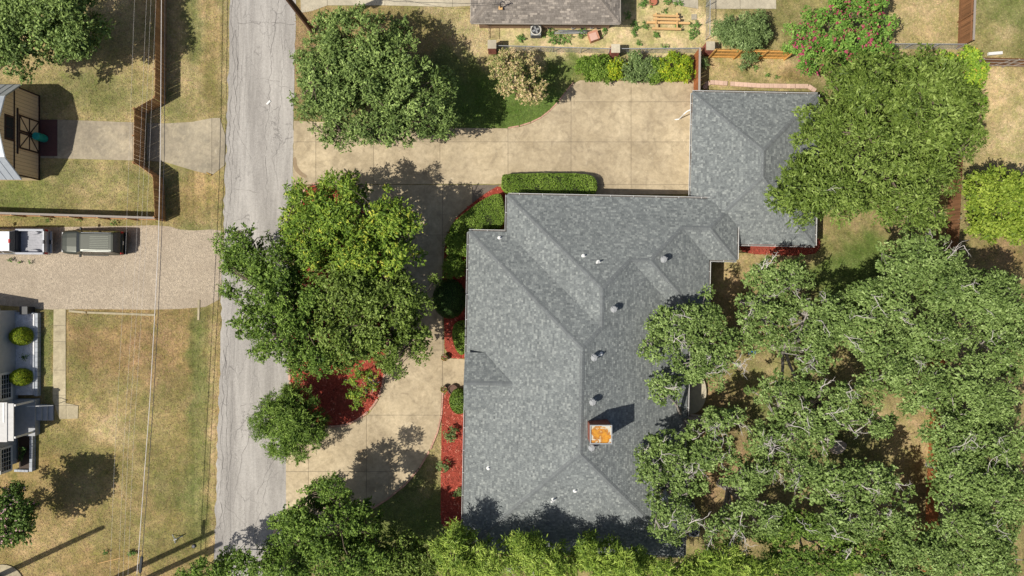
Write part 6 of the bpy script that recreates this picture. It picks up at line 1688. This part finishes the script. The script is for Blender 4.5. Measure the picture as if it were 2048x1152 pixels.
for i, (px, py, r_, lab) in enumerate(((901, 868, 19, 'sparse small shrub at the north of long mulch bed'), (887, 932, 16, 'small shrub spilling from mulch bed onto lawn'), (920, 985, 14, 'little shrub close to wall at south of mulch bed'))):
    grow('small_shrub', lab, 'shrub', (px, py), [(px, py, r_, r_)], .25, .85, LEAF['grey'], clump=.25, leaf=(.10, .06), dens=1.3, cover=1.3, trunk=.03, seed=91 + i, parts=('stem', 'foliage'))
ball('round_shrub', 'golden green ball shrub on gravel bed near the trash bin', 'shrub', 56, 671, 21, 18.5, 1.6, LEAF['gold'], 800, (.07, .04), 95)
ball('round_shrub', 'golden green ball shrub on gravel bed near the porch', 'shrub', 56, 752, 20, 17.5, 1.6, LEAF['gold'], 800, (.07, .04), 96)
grow('small_plant', 'small spiky plant in white gravel between ball shrubs', 'plant', (51, 714), [(50, 715, 8, 8)], .4, .7, LEAF['dark'], clump=.2, leaf=(.2, .05), dens=1.3, cover=1.0, trunk=.03, seed=97, mode='feather', parts=('stem', 'foliage'))
grow('small_plant', 'dark leafy plant in the planter south of the porch', 'plant', (46, 905), [(44, 900, 10, 24)], .3, .9, LEAF['dark'], clump=.25, leaf=(.15, .07), dens=1.2, cover=1.0, trunk=.03, seed=98, parts=('stem', 'foliage'))
# weeds on the sandy yard
WEEDS = [(1118, 72, 32, 20), (1165, 68, 14, 12), (1185, 78, 8, 8), (1040, 76, 14, 8), (1268, 58, 12, 20), (1290, 52, 12, 10), (1308, 70, 14, 9), (1388, 58, 14, 24), (1360, 52, 12, 6), (1330, 22, 8, 6), (1290, 8, 20, 10), (1345, 6, 26, 10), (1275, 88, 8, 6), (1330, 93, 10, 5), (1210, 62, 8, 12),
         (1255, 30, 8, 12), (1510, 135, 6, 5), (1535, 150, 8, 5), (1555, 155, 8, 5), (60, 525, 6, 4), (40, 525, 5, 4), (20, 522, 5, 4), (92, 440, 8, 4), (265, 1108, 14, 8), (210, 1105, 4, 4), (160, 440, 10, 4), (230, 445, 14, 4)]
WL = {0: 'broad mat of green weeds beside the beige topped air conditioner', 4: 'tall strip of weeds along the shade of the brown roof', 6: 'weed patch just below the lumber rack', 7: 'long weed strip between lumber rack and chain link posts', 9: 'small weed tuft above the lumber rack', 10: 'weed patch around the terracotta pot', 11: 'weed patch at the corner of pale patio', 23: 'weed tuft near the loose stick on dry lawn'}
for i, (px, py, rx, ry) in enumerate(WEEDS):
    grow('weed_patch', WL.get(i, 'low patch of green weeds growing on bare ground'), 'weeds', (px, py), [(px, py, rx, ry)], .08, .28, LEAF['weed'], clump=.22, leaf=(.11, .06), dens=.9, cover=1.1, trunk=.012, seed=120 + i, group='weed patches on bare ground', parts=('stem', 'foliage'), limbs=2, fork=.5)
